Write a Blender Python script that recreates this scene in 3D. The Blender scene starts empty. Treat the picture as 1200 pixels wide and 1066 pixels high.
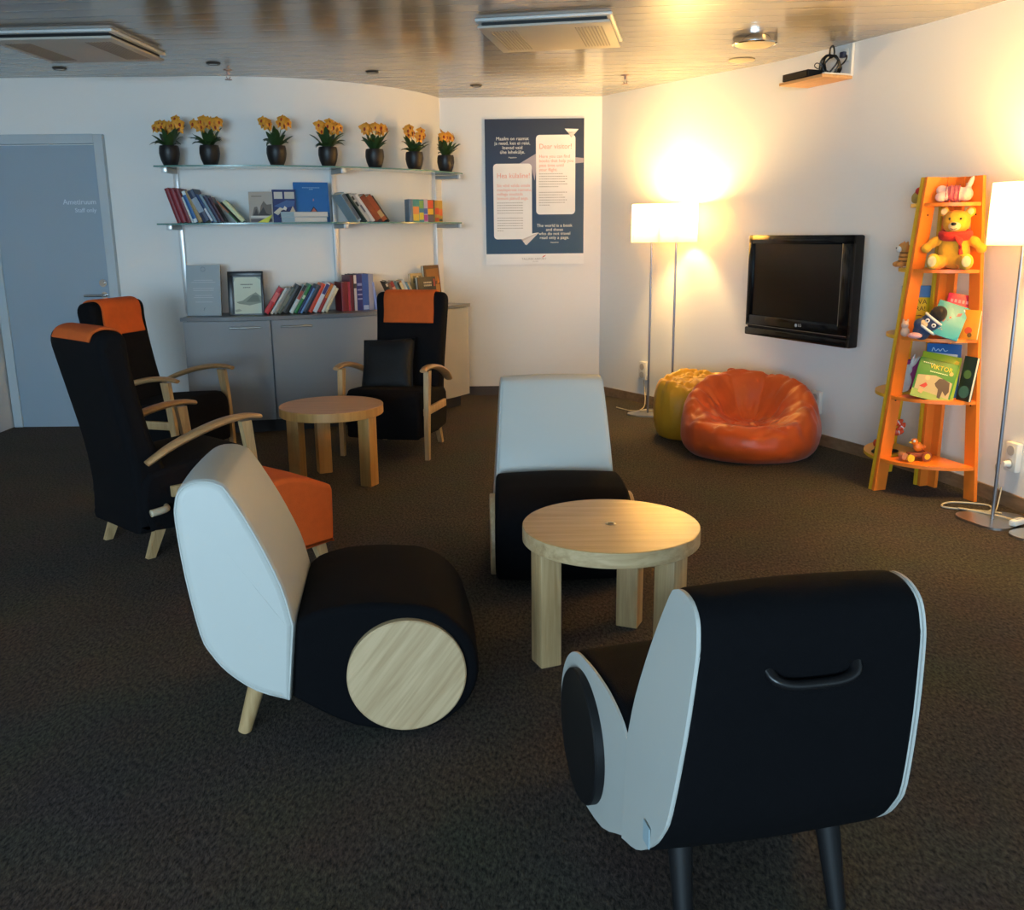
import bpy, bmesh, math, random
from mathutils import Vector, Matrix, noise
random.seed(7)
sc = bpy.context.scene
COL = sc.collection
PI = math.pi
R = math.radians

# ------------------------------------------------------------------ camera
FOC, PITCH, CAMZ, ROLLZ = 1090.0, R(13.4), 1.4, -0.0102
fw = Vector((0, math.cos(PITCH), -math.sin(PITCH)))
r0 = Vector((1, 0, 0)); u0 = r0.cross(fw)
tt = math.asin(ROLLZ / u0.z)
rt = math.cos(tt) * r0 + math.sin(tt) * u0
up = rt.cross(fw)
cam_d = bpy.data.cameras.new('camera'); cam = bpy.data.objects.new('camera', cam_d); COL.objects.link(cam)
m = Matrix((rt, up, -fw)).transposed().to_4x4(); m.translation = Vector((0, 0, CAMZ)); cam.matrix_world = m
cam_d.sensor_fit = 'HORIZONTAL'; cam_d.sensor_width = 36; cam_d.lens = FOC / 1200 * 36
cam_d.clip_start = 0.05
sc.camera = cam

def ray(u, v):
    return fw + (u - 600) / FOC * rt - (v - 533) / FOC * up
def at_y(u, v, y):
    d = ray(u, v); k = y / d.y
    return Vector((d.x * k, y, CAMZ + d.z * k))
def at_z(u, v, z):
    d = ray(u, v); k = (z - CAMZ) / d.z
    return Vector((d.x * k, d.y * k, z))

# ------------------------------------------------------------------ materials
MATS = {}
def mat(name, col, rough=.6, metal=0, spec=.5, emit=None, estr=0, coat=0, trans=0, ior=1.45, bump=None, vary=None, sheen=0):
    """bump=(scale,strength)  vary=(scale,amount) gentle colour variation"""
    if name in MATS: return MATS[name]
    m = bpy.data.materials.new(name); m.use_nodes = True
    nt = m.node_tree; b = nt.nodes['Principled BSDF']
    b.inputs['Base Color'].default_value = (*col, 1); b.inputs['Roughness'].default_value = rough
    b.inputs['Metallic'].default_value = metal; b.inputs['Specular IOR Level'].default_value = spec
    b.inputs['Coat Weight'].default_value = coat; b.inputs['Transmission Weight'].default_value = trans
    b.inputs['IOR'].default_value = ior; b.inputs['Sheen Weight'].default_value = sheen
    if emit:
        b.inputs['Emission Color'].default_value = (*emit, 1); b.inputs['Emission Strength'].default_value = estr
    tc = nt.nodes.new('ShaderNodeTexCoord')
    if bump:
        n = nt.nodes.new('ShaderNodeTexNoise'); n.inputs['Scale'].default_value = bump[0]; n.inputs['Detail'].default_value = 4
        bp = nt.nodes.new('ShaderNodeBump'); bp.inputs['Strength'].default_value = bump[1]; bp.inputs['Distance'].default_value = .01
        nt.links.new(tc.outputs['Object'], n.inputs['Vector']); nt.links.new(n.outputs['Fac'], bp.inputs['Height'])
        nt.links.new(bp.outputs['Normal'], b.inputs['Normal'])
    sc_, am = vary if vary else (6, .06)
    n = nt.nodes.new('ShaderNodeTexNoise'); n.inputs['Scale'].default_value = sc_; n.inputs['Detail'].default_value = 3
    mx = nt.nodes.new('ShaderNodeMix'); mx.data_type = 'RGBA'
    mx.inputs[6].default_value = (*[c * (1 - am) for c in col], 1); mx.inputs[7].default_value = (*[min(1, c * (1 + am)) for c in col], 1)
    nt.links.new(tc.outputs['Object'], n.inputs['Vector']); nt.links.new(n.outputs['Fac'], mx.inputs[0])
    nt.links.new(mx.outputs[2], b.inputs['Base Color'])
    MATS[name] = m
    return m
def hexc(h):
    h = h.lstrip('#'); o = []
    for i in (0, 2, 4):
        c = int(h[i:i + 2], 16) / 255
        o.append(c / 12.92 if c <= .04045 else ((c + .055) / 1.055) ** 2.4)
    return tuple(o)
def pm(h, rough=.5):
    return mat('paint_' + h, hexc(h), rough)
def wood(name, c1, c2, axis=2, rough=.42, scale=1.0):
    if name in MATS: return MATS[name]
    m = bpy.data.materials.new(name); m.use_nodes = True; nt = m.node_tree; b = nt.nodes['Principled BSDF']
    tc = nt.nodes.new('ShaderNodeTexCoord'); mp = nt.nodes.new('ShaderNodeMapping')
    s = [22 * scale] * 3; s[axis] = 1.3 * scale
    mp.inputs['Scale'].default_value = s
    n = nt.nodes.new('ShaderNodeTexNoise'); n.inputs['Scale'].default_value = 1.6; n.inputs['Detail'].default_value = 6; n.inputs['Distortion'].default_value = .6
    n2 = nt.nodes.new('ShaderNodeTexNoise'); n2.inputs['Scale'].default_value = 7; n2.inputs['Detail'].default_value = 2
    ma = nt.nodes.new('ShaderNodeMath'); ma.operation = 'MULTIPLY_ADD'; ma.inputs[1].default_value = .35
    r = nt.nodes.new('ShaderNodeValToRGB')
    r.color_ramp.elements[0].position = .42; r.color_ramp.elements[0].color = (*c1, 1)
    r.color_ramp.elements[1].position = .82; r.color_ramp.elements[1].color = (*c2, 1)
    nt.links.new(tc.outputs['Object'], mp.inputs['Vector']); nt.links.new(mp.outputs['Vector'], n.inputs['Vector']); nt.links.new(mp.outputs['Vector'], n2.inputs['Vector'])
    nt.links.new(n2.outputs['Fac'], ma.inputs[0]); nt.links.new(n.outputs['Fac'], ma.inputs[2])
    nt.links.new(ma.outputs[0], r.inputs['Fac']); nt.links.new(r.outputs['Color'], b.inputs['Base Color'])
    b.inputs['Roughness'].default_value = rough
    MATS[name] = m
    return m

OAKX = wood('oak_x', (.40, .25, .115), (.60, .43, .235), 0)
OAKZ = wood('oak_z', (.36, .215, .09), (.54, .37, .185), 2)
OAKT = wood('oak_top_lamp_warm', (.40, .225, .075), (.55, .335, .13), 0, .24)  # front tabletop, more saturated: warm lamp light put into the wood colour
OAKD = wood('oak_disc', (.40, .265, .135), (.58, .415, .24), 0, .45)
BEECHX = wood('beech_x', (.42, .22, .095), (.56, .32, .145), 0, .3)
BEECHZ = wood('beech_z', (.42, .20, .055), (.55, .29, .085), 2, .4)
ARMW = wood('armrest_wood', (.36, .20, .085), (.52, .31, .14), 0, .4)
WALL = mat('white_wall_paint', (.82, .81, .79), .75, bump=(260, .03), vary=(.6, .015))
WHITE_VINYL = mat('white_leatherette', (.50, .51, .48), .42, bump=(400, .04), vary=(3, .02))
BLACK_FAB = mat('black_wool', (.0030, .0032, .0043), .9, spec=.12, bump=(420, .25), vary=(40, .15))
BLACK_FAB2 = mat('black_weave', (.0050, .0050, .0062), .9, spec=.15, bump=(300, .3), vary=(60, .15))
BLACK_PL = mat('black_plastic', (.008, .008, .009), .28)
BLACK_MATT = mat('black_satin', (.008, .008, .009), .5, spec=.3)
ORANGE_FAB = mat('orange_wool', (.62, .105, .012), .85, bump=(350, .3), vary=(30, .1))
STEEL = mat('brushed_steel', (.55, .54, .52), .3, 1)
CHROME = mat('chrome', (.7, .7, .7), .12, 1)
ALU = mat('satin_aluminium', (.75, .76, .77), .35, .6)
GREYLAM = mat('grey_laminate', (.265, .28, .30), .4, vary=(2, .03))
GREYTOP = mat('grey_worktop', (.16, .165, .18), .35)
DOORP = mat('blue_grey_door', (.30, .385, .47), .35, vary=(2, .03))
FRAMEP = mat('grey_door_frame', (.46, .53, .58), .4)
ORANGEP = mat('orange_lacquer', (.80, .20, .022), .38)
YELLOWP = mat('yellow_lacquer', (.72, .42, .02), .38)
WHITEPL = mat('white_plastic', (.75, .74, .70), .35)
PAPER = mat('book_pages', (.70, .66, .55), .8)
PLINTH = mat('dark_plinth', (.03, .028, .03), .6)

# ------------------------------------------------------------------ mesh helpers
def link(name, me, m=None, parent=None, smooth=False):
    o = bpy.data.objects.new(name, me); COL.objects.link(o)
    if m is not None:
        for x in (m if isinstance(m, (list, tuple)) else [m]): me.materials.append(x)
    if parent is not None: o.parent = parent
    if smooth:
        for p in me.polygons: p.use_smooth = True
    return o
def fin(name, bm, m=None, parent=None, smooth=False, ang=None):
    bmesh.ops.recalc_face_normals(bm, faces=bm.faces[:])
    me = bpy.data.meshes.new(name); bm.to_mesh(me); bm.free()
    o = link(name, me, m, parent, smooth or ang is not None)
    if ang is not None:
        try: me.set_sharp_from_angle(angle=R(ang))
        except Exception: pass
        for p in me.polygons:
            if len(p.vertices) > 20: p.use_smooth = False
    return o
def props(o, label=None, cat=None, group=None, kind=None):
    if label: o['label'] = label
    if cat: o['category'] = cat
    if group: o['group'] = group
    if kind: o['kind'] = kind
    return o
def thing(name, label, cat, loc=(0, 0, 0), rz=0, group=None):
    o = bpy.data.objects.new(name, None); COL.objects.link(o); o.empty_display_size = .1
    o.location = loc; o.rotation_euler = (0, 0, rz)
    return props(o, label, cat, group)
def struct(o): return props(o, kind='structure')
def dup(root, loc, rz, label=None):
    r = root.copy(); COL.objects.link(r); r.location = loc; r.rotation_euler = (0, 0, rz)
    if label: r['label'] = label
    for ch in list(root.children):
        c = ch.copy(); COL.objects.link(c); c.parent = r
        for g in list(ch.children):
            d = g.copy(); COL.objects.link(d); d.parent = c
    return r
def box(bm, c, s, bev=0, rot=None, seg=2, mi=0):
    mtx = Matrix.Translation(Vector(c))
    if rot is not None: mtx = mtx @ (rot if isinstance(rot, Matrix) else Matrix.Rotation(rot, 4, 'Z'))
    g = bmesh.ops.create_cube(bm, size=1, matrix=mtx @ Matrix.Diagonal((*s, 1)))
    es = list({e for v in g['verts'] for e in v.link_edges})
    fs = {f for v in g['verts'] for f in v.link_faces}
    for f in fs: f.material_index = mi
    if bev > 0:
        r = bmesh.ops.bevel(bm, geom=es, offset=bev, segments=seg, affect='EDGES', profile=.5)
        for f in r['faces']: f.material_index = mi
def boxo(name, c, s, m, parent=None, bev=0, rot=None, seg=2):
    bm = bmesh.new(); box(bm, c, s, bev, rot, seg)
    return fin(name, bm, m, parent, ang=35 if bev else None)
def cyl(bm, a, b, r1, r2=None, seg=24, caps=True):
    a = Vector(a); b = Vector(b); d = b - a; L = d.length
    q = d.to_track_quat('Z', 'Y').to_matrix().to_4x4(); q.translation = (a + b) / 2
    bmesh.ops.create_cone(bm, cap_ends=caps, segments=seg, radius1=r1, radius2=r1 if r2 is None else r2, depth=L, matrix=q)
def cylo(name, a, b, r1, m, parent=None, r2=None, seg=24):
    bm = bmesh.new(); cyl(bm, a, b, r1, r2, seg); return fin(name, bm, m, parent, ang=40)
def lathe(bm, prof, seg=32, c=(0, 0, 0)):
    c = Vector(c); rings = []
    for r, z in prof:
        if r < 1e-5: rings.append([bm.verts.new(c + Vector((0, 0, z)))])
        else: rings.append([bm.verts.new(c + Vector((r * math.cos(2 * PI * i / seg), r * math.sin(2 * PI * i / seg), z))) for i in range(seg)])
    for a, b in zip(rings, rings[1:]):
        for i in range(seg):
            j = (i + 1) % seg
            if len(a) == 1 and len(b) == 1: continue
            if len(a) == 1: bm.faces.new((a[0], b[i], b[j]))
            elif len(b) == 1: bm.faces.new((a[i], a[j], b[0]))
            else: bm.faces.new((a[i], a[j], b[j], b[i]))
def latheo(name, prof, m, parent=None, seg=32, c=(0, 0, 0), ang=40):
    bm = bmesh.new(); lathe(bm, prof, seg, c); return fin(name, bm, m, parent, ang=ang)
def catmull(pts, n=6, closed=False):
    pts = [Vector(p) for p in pts]; N = len(pts); out = []
    for i in range(N if closed else N - 1):
        if closed: p0, p1, p2, p3 = pts[i - 1], pts[i], pts[(i + 1) % N], pts[(i + 2) % N]
        else: p0, p1, p2, p3 = pts[max(i - 1, 0)], pts[i], pts[i + 1], pts[min(i + 2, N - 1)]
        for k in range(n):
            t = k / n
            out.append(.5 * ((2 * p1) + (p2 - p0) * t + (2 * p0 - 5 * p1 + 4 * p2 - p3) * t * t + (3 * p1 - p0 - 3 * p2 + p3) * t ** 3))
    if not closed: out.append(pts[-1])
    return out
def tube(bm, pts, r, seg=8, closed=False, flat=None):
    """sweep; r may be a list; flat=(a,b) scales the section along normal / binormal"""
    pts = [Vector(p) for p in pts]; N = len(pts); rings = []
    ref = Vector((0, 0, 1))
    for i, p in enumerate(pts):
        t = (pts[(i + 1) % N] - pts[i - 1]) if closed else (pts[min(i + 1, N - 1)] - pts[max(i - 1, 0)])
        t.normalize()
        s = t.cross(ref)
        if s.length < .05: s = t.cross(Vector((0, 1, 0)))
        s.normalize(); n = s.cross(t)
        rr = r[i] if isinstance(r, (list, tuple)) else r
        fa, fb = flat if flat else (1, 1)
        rings.append([bm.verts.new(p + rr * (fa * math.cos(2 * PI * k / seg) * s + fb * math.sin(2 * PI * k / seg) * n)) for k in range(seg)])
    for i in range(N if closed else N - 1):
        a, b = rings[i], rings[(i + 1) % N]
        for k in range(seg):
            bm.faces.new((a[k], a[(k + 1) % seg], b[(k + 1) % seg], b[k]))
    if not closed:
        bm.faces.new(rings[0][::-1]); bm.faces.new(rings[-1])
def tubeo(name, pts, r, m, parent=None, seg=8, closed=False, flat=None):
    bm = bmesh.new(); tube(bm, pts, r, seg, closed, flat); return fin(name, bm, m, parent, ang=50)
def inset2(poly, d):
    """offset closed 2D polygon inward by d (vertex normals)"""
    N = len(poly); A = sum(poly[i][0] * poly[(i + 1) % N][1] - poly[(i + 1) % N][0] * poly[i][1] for i in range(N))
    sgn = 1 if A > 0 else -1; out = []
    for i in range(N):
        a, b, c = Vector(poly[i - 1]), Vector(poly[i]), Vector(poly[(i + 1) % N])
        e1 = (b - a).normalized(); e2 = (c - b).normalized()
        n = Vector((-e1.y - e2.y, e1.x + e2.x)) * sgn
        if n.length < 1e-6: out.append(b); continue
        n.normalize(); out.append(b + n * d)
    return out
def extrude_prof(bm, poly, y0, y1, rnd=.0, steps=3, bulge=0.0):
    """closed profile in x,z swept along y with rounded shoulders"""
    lay = []
    if rnd > 0:
        for k in range(steps + 1):
            a = PI / 2 * k / steps
            lay.append((y0 + rnd * (1 - math.sin(a)), rnd * (1 - math.cos(a))))
        lay = [(y0 + rnd * (1 - math.sin(PI / 2 * (steps - k) / steps)), rnd * (1 - math.cos(PI / 2 * (steps - k) / steps))) for k in range(steps + 1)]
        mid = [( y0 + rnd + (y1 - y0 - 2 * rnd) * k / 6, -bulge * math.sin(PI * k / 6)) for k in range(1, 6)]
        lay = [(y, d) for y, d in [(y0 + rnd * (1 - math.cos(PI / 2 * k / steps)), rnd * (1 - math.sin(PI / 2 * k / steps))) for k in range(steps + 1)]] + mid + \
              [(y1 - rnd * (1 - math.cos(PI / 2 * k / steps)), rnd * (1 - math.sin(PI / 2 * k / steps))) for k in range(steps, -1, -1)]
    else:
        lay = [(y0, 0), (y1, 0)]
    rings = []
    for y, d in lay:
        pp = inset2(poly, d) if abs(d) > 1e-6 else poly
        rings.append([bm.verts.new((p[0], y, p[1])) for p in pp])
    N = len(poly)
    for a, b in zip(rings, rings[1:]):
        for k in range(N): bm.faces.new((a[k], a[(k + 1) % N], b[(k + 1) % N], b[k]))
    bm.faces.new(rings[0][::-1]); bm.faces.new(rings[-1])
def text(s, size, loc, m, parent=None, rot=None, align='LEFT', name='lettering', ext=.0008, sx=1.0):
    cu = bpy.data.curves.new('t', 'FONT'); cu.body = s; cu.size = size; cu.align_x = align; cu.align_y = 'BOTTOM_BASELINE' if False else 'BOTTOM'
    cu.extrude = ext; cu.resolution_u = 3; cu.space_line = 1.0
    t = bpy.data.objects.new('t', cu); COL.objects.link(t)
    dg = bpy.context.evaluated_depsgraph_get(); dg.update()
    me = bpy.data.meshes.new_from_object(t.evaluated_get(dg)); bpy.data.objects.remove(t)
    me.materials.clear()
    o = link(name, me, m, parent)
    o.location = loc; o.scale = (sx, 1, 1)
    if rot is not None: o.rotation_euler = rot
    return o
UPR = (PI / 2, 0, 0)      # text standing in an xz plane, read from -y
def poly_xz(name, pts, y, th, m, parent=None):
    bm = bmesh.new(); a = [bm.verts.new((p[0], y, p[1])) for p in pts]; b = [bm.verts.new((p[0], y + th, p[1])) for p in pts]
    bm.faces.new(a); bm.faces.new(b[::-1]); N = len(pts)
    for i in range(N): bm.faces.new((a[i], a[(i + 1) % N], b[(i + 1) % N], b[i]))
    return fin(name, bm, m, parent)
def rrect(x0, z0, x1, z1, r, n=5):
    o = []
    for cx, cz, a0 in ((x1 - r, z0 + r, -90), (x1 - r, z1 - r, 0), (x0 + r, z1 - r, 90), (x0 + r, z0 + r, 180)):
        for k in range(n + 1):
            a = R(a0 + 90 * k / n); o.append((cx + r * math.cos(a), cz + r * math.sin(a)))
    return o
def blobs(name, lst, vox, m, parent=None, smooth_it=4):
    """one continuous surface grown round a list of ellipsoids (centre, radii, euler)"""
    bm = bmesh.new()
    for b in lst:
        c, r = b[0], b[1]; e = b[2] if len(b) > 2 else (0, 0, 0)
        from mathutils import Euler
        mt = Matrix.Translation(Vector(c)) @ Euler(e).to_matrix().to_4x4() @ Matrix.Diagonal((*r, 1))
        bmesh.ops.create_icosphere(bm, subdivisions=3, radius=1, matrix=mt)
    me = bpy.data.meshes.new('t'); bm.to_mesh(me); bm.free()
    t = bpy.data.objects.new('t', me); COL.objects.link(t)
    md = t.modifiers.new('r', 'REMESH'); md.mode = 'VOXEL'; md.voxel_size = vox
    dg = bpy.context.evaluated_depsgraph_get(); dg.update()
    me2 = bpy.data.meshes.new_from_object(t.evaluated_get(dg)); bpy.data.objects.remove(t)
    bm = bmesh.new(); bm.from_mesh(me2)
    for _ in range(smooth_it): bmesh.ops.smooth_vert(bm, verts=bm.verts[:], factor=.5, use_axis_x=True, use_axis_y=True, use_axis_z=True)
    return fin(name, bm, m, parent, smooth=True)
def ell(name, c, r, m, parent=None, e=(0, 0, 0), sub=3):
    from mathutils import Euler
    bm = bmesh.new(); bmesh.ops.create_icosphere(bm, subdivisions=sub, radius=1, matrix=Matrix.Translation(Vector(c)) @ Euler(e).to_matrix().to_4x4() @ Matrix.Diagonal((*r, 1)))
    return fin(name, bm, m, parent, smooth=True)

# ------------------------------------------------------------------ room
CEIL = 2.5
CX, CY, RW = -2.2, 8.7, 1.7        # the bulging wall: straight to x=CX, then round a quarter of this circle
def arc(t, d=0.0, z=0.0):
    """point at distance d in front of the curved wall, t metres along it from where the bend begins"""
    if t < 0: return Vector((CX + t, CY - RW - d, z))
    a = t / RW
    return Vector((CX + (RW + d) * math.sin(a), CY - (RW + d) * math.cos(a), z))
def arc_rot(t): return 0 if t < 0 else t / RW
def on_curve(u, v, d=0.0):
    r_ = ray(u, v); k = 3.0
    while k < 12:
        p = Vector((r_.x * k, r_.y * k, CAMZ + r_.z * k))
        if p.x < CX: dist = CY - RW - p.y; t = p.x - CX
        else:
            q = Vector((p.x - CX, p.y - CY)); dist = q.length - RW; t = math.atan2(q.x, -q.y) * RW
        if dist <= d: return t, p.z
        k += .004
    return 0, 0
CARPET = None
def carpet():
    m = bpy.data.materials.new('dark_brown_carpet'); m.use_nodes = True; nt = m.node_tree; b = nt.nodes['Principled BSDF']
    tc = nt.nodes.new('ShaderNodeTexCoord')
    n1 = nt.nodes.new('ShaderNodeTexNoise'); n1.inputs['Scale'].default_value = 62; n1.inputs['Detail'].default_value = 5; n1.inputs['Roughness'].default_value = .7
    n2 = nt.nodes.new('ShaderNodeTexNoise'); n2.inputs['Scale'].default_value = 3; n2.inputs['Detail'].default_value = 3
    mp = nt.nodes.new('ShaderNodeMapping'); mp.inputs['Scale'].default_value = (1.7, .8, 1); mp.inputs['Rotation'].default_value = (0, 0, .4)
    r = nt.nodes.new('ShaderNodeValToRGB')
    r.color_ramp.elements[0].position = .36; r.color_ramp.elements[0].color = (.006, .0045, .0035, 1)
    r.color_ramp.elements[1].position = .72; r.color_ramp.elements[1].color = (.145, .118, .09, 1)
    mx = nt.nodes.new('ShaderNodeMix'); mx.data_type = 'RGBA'; mx.blend_type = 'MULTIPLY'; mx.inputs[0].default_value = .5
    nt.links.new(tc.outputs['Object'], mp.inputs['Vector']); nt.links.new(mp.outputs['Vector'], n1.inputs['Vector']); nt.links.new(tc.outputs['Object'], n2.inputs['Vector'])
    nt.links.new(n1.outputs['Fac'], r.inputs['Fac']); nt.links.new(r.outputs['Color'], mx.inputs[6]); nt.links.new(n2.outputs['Color'], mx.inputs[7])
    nt.links.new(mx.outputs[2], b.inputs['Base Color'])
    bp = nt.nodes.new('ShaderNodeBump'); bp.inputs['Strength'].default_value = .8; bp.inputs['Distance'].default_value = .012
    nt.links.new(n1.outputs['Fac'], bp.inputs['Height']); nt.links.new(bp.outputs['Normal'], b.inputs['Normal'])
    b.inputs['Roughness'].default_value = .95; b.inputs['Specular IOR Level'].default_value = .2
    b.inputs['Sheen Weight'].default_value = .07; b.inputs['Sheen Roughness'].default_value = .45; b.inputs['Sheen Tint'].default_value = (.80, .74, .66, 1)
    return m
def ceil_mat():
    m = bpy.data.materials.new('metal_strip_ceiling'); m.use_nodes = True; nt = m.node_tree; b = nt.nodes['Principled BSDF']
    tc = nt.nodes.new('ShaderNodeTexCoord'); mp = nt.nodes.new('ShaderNodeMapping'); mp.inputs['Rotation'].default_value = (0, 0, R(5))
    sx = nt.nodes.new('ShaderNodeSeparateXYZ')
    def M(op, a=None, b_=None):
        n = nt.nodes.new('ShaderNodeMath'); n.operation = op
        for i, x in enumerate((a, b_)):
            if x is None: continue
            if isinstance(x, (int, float)): n.inputs[i].default_value = x
            else: nt.links.new(x, n.inputs[i])
        return n.outputs[0]
    nt.links.new(tc.outputs['Object'], mp.inputs['Vector']); nt.links.new(mp.outputs['Vector'], sx.inputs[0])
    y = M('MULTIPLY', sx.outputs['Y'], 1 / .15)
    fr = M('FRACT', y); fl = M('FLOOR', y)
    ed = M('ABSOLUTE', M('SUBTRACT', fr, .5))              # .5 at a joint
    gap = M('GREATER_THAN', ed, .475)
    wn = nt.nodes.new('ShaderNodeTexWhiteNoise'); wn.noise_dimensions = '1D'; nt.links.new(fl, wn.inputs['W'])
    r = nt.nodes.new('ShaderNodeMix'); r.data_type = 'RGBA'
    r.inputs[6].default_value = (.285, .262, .228, 1); r.inputs[7].default_value = (.345, .318, .28, 1)
    nt.links.new(wn.outputs['Value'], r.inputs[0])
    r2 = nt.nodes.new('ShaderNodeMix'); r2.data_type = 'RGBA'; r2.inputs[7].default_value = (.13, .115, .10, 1)
    nt.links.new(gap, r2.inputs[0]); nt.links.new(r.outputs[2], r2.inputs[6]); nt.links.new(r2.outputs[2], b.inputs['Base Color'])
    h = M('ADD', M('POWER', M('MULTIPLY', ed, 2), 6.0), M('MULTIPLY', wn.outputs['Value'], .0))
    n = nt.nodes.new('ShaderNodeTexNoise'); n.inputs['Scale'].default_value = 1; n.inputs['Detail'].default_value = 2
    mp2 = nt.nodes.new('ShaderNodeMapping'); mp2.inputs['Scale'].default_value = (1.2, 30, 1); nt.links.new(mp.outputs['Vector'], mp2.inputs['Vector']); nt.links.new(mp2.outputs['Vector'], n.inputs['Vector'])
    h2 = M('ADD', M('MULTIPLY', h, -.6), M('MULTIPLY', n.outputs['Fac'], .3))
    bp = nt.nodes.new('ShaderNodeBump'); bp.inputs['Strength'].default_value = .25; bp.inputs['Distance'].default_value = .004
    nt.links.new(h2, bp.inputs['Height']); nt.links.new(bp.outputs['Normal'], b.inputs['Normal'])
    b.inputs['Roughness'].default_value = .13; b.inputs['Specular IOR Level'].default_value = .6
    return m

RWP = [(8.2, .78), (7.4, 1.30), (6.66, 1.80), (6.05, 2.08), (5.5, 2.32), (5.0, 2.48), (4.4, 2.60), (3.6, 2.72), (2.4, 2.82), (0, 2.9), (-3, 2.95), (-7, 2.95)]
RWC = catmull([(p[1], p[0], 0) for p in RWP], 5)
def wall_x(y):
    for a, b in zip(RWC, RWC[1:]):
        if a.y >= y >= b.y: return a.x + (b.x - a.x) * (a.y - y) / (a.y - b.y)
    return 2.95
def wall_tan(y):
    a = Vector((wall_x(y + .1), y + .1)); b = Vector((wall_x(y - .1), y - .1)); return (b - a).normalized()   # towards camera
def wall_ang(y):       # z rotation that turns -y onto the wall's inward normal
    t = wall_tan(y); n = Vector((t.y, -t.x))
    if n.x > 0: n = -n
    return math.atan2(n.x, -n.y)
XL, YB = -3.8, -7.0
bm = bmesh.new(); box(bm, (-.4, .7, -.05), (7.4, 16.0, .1)); struct(fin('floor', bm, carpet()))
bm = bmesh.new(); box(bm, (-.4, .7, CEIL + .05), (7.4, 16.0, .1)); struct(fin('ceiling', bm, ceil_mat()))
def strip_wall(name, pts, z0, z1, th, m, nx=1):
    """wall following plan polyline pts, thickness th to the left of the direction of travel"""
    bm = bmesh.new(); N = len(pts); cols = []
    for i, p in enumerate(pts):
        t = (Vector(pts[min(i + 1, N - 1)][:2]) - Vector(pts[max(i - 1, 0)][:2])).normalized(); n = Vector((-t.y, t.x)) * th
        cols.append([bm.verts.new((p[0], p[1], z0)), bm.verts.new((p[0], p[1], z1)), bm.verts.new((p[0] + n.x, p[1] + n.y, z1)), bm.verts.new((p[0] + n.x, p[1] + n.y, z0))])
    for a, b in zip(cols, cols[1:]):
        for k in range(4): bm.faces.new((a[k], a[(k + 1) % 4], b[(k + 1) % 4], b[k]))
    bm.faces.new(cols[0]); bm.faces.new(cols[-1][::-1])
    return fin(name, bm, m, None, ang=30)
cw = [(XL - .1, 7.0)] + [tuple(arc(t)[:2]) for t in [x * .06 for x in range(0, 50)] if arc(t).y < 8.32]
struct(strip_wall('wall_curved', cw, 0, CEIL, .08, WALL))
struct(boxo('wall_end', (.15, 8.26, CEIL / 2), (2.2, .12, CEIL), WALL))
struct(strip_wall('wall_right', [(p.x, p.y) for p in RWC][::1], 0, CEIL, .1, WALL))
# left wall with a window opening (outside the frame) and rear wall with windows
def holed(name, axis, pos, a0, a1, holes, th, m):
    bm = bmesh.new(); xs = sorted({a0, a1, *[h[0] for h in holes], *[h[1] for h in holes]}); zs = sorted({0, CEIL, *[h[2] for h in holes], *[h[3] for h in holes]})
    for x0, x1 in zip(xs, xs[1:]):
        for z0, z1 in zip(zs, zs[1:]):
            if any(h[0] <= x0 and x1 <= h[1] and h[2] <= z0 and z1 <= h[3] for h in holes): continue
            c = ((x0 + x1) / 2, pos, (z0 + z1) / 2) if axis == 'x' else (pos, (x0 + x1) / 2, (z0 + z1) / 2)
            s = (x1 - x0, th, z1 - z0) if axis == 'x' else (th, x1 - x0, z1 - z0)
            box(bm, c, s)
    bmesh.ops.remove_doubles(bm, verts=bm.verts[:], dist=1e-4)
    return struct(fin(name, bm, m))
HB = [(-3.6, -.5, .5, 2.4), (-.3, 2.7, .5, 2.4)]
HL = [(-6.4, -1.6, .5, 2.4)]
holed('wall_rear', 'x', YB - .05, XL - .1, 3.05, HB, .1, WALL)
holed('wall_left', 'y', XL - .05, YB, 7.1, HL, .1, WALL)
def winframe(n, axis, pos, h):
    bm = bmesh.new(); a0, a1, z0, z1 = h
    def bb(x0, x1, za, zb):
        c = ((x0 + x1) / 2, pos, (za + zb) / 2) if axis == 'x' else (pos, (x0 + x1) / 2, (za + zb) / 2)
        s = (x1 - x0, .06, zb - za) if axis == 'x' else (.06, x1 - x0, zb - za)
        box(bm, c, s)
    bb(a0, a1, z0, z0 + .05); bb(a0, a1, z1 - .05, z1); bb(a0, a0 + .05, z0, z1); bb(a1 - .05, a1, z0, z1)
    k = 1
    while a0 + k * 1.2 < a1 - .3: bb(a0 + k * 1.2 - .025, a0 + k * 1.2 + .025, z0, z1); k += 1
    struct(fin('window_%d' % n, bm, WHITEPL))
winframe(1, 'x', YB - .05, HB[0]); winframe(2, 'x', YB - .05, HB[1]); winframe(3, 'y', XL - .05, HL[0])
# baseboards
SKIRT = wood('skirting_wood', (.16, .10, .055), (.26, .17, .10), 1, .5)
SKIRTD = mat('dark_skirting', (.06, .052, .048), .5)
struct(strip_wall('baseboard_right', [(p.x - .013, p.y) for p in RWC], .0, .075, .012, SKIRT))
struct(boxo('baseboard_end', (.13, 8.192, .04), (1.3, .014, .08), SKIRTD))
struct(strip_wall('baseboard_curved', [(-2.88, 6.988)] + [tuple(arc(t, .012)[:2]) for t in [x * .06 for x in range(-8, 48)] if arc(t).y < 8.15], 0, .07, .011, SKIRTD))

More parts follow.
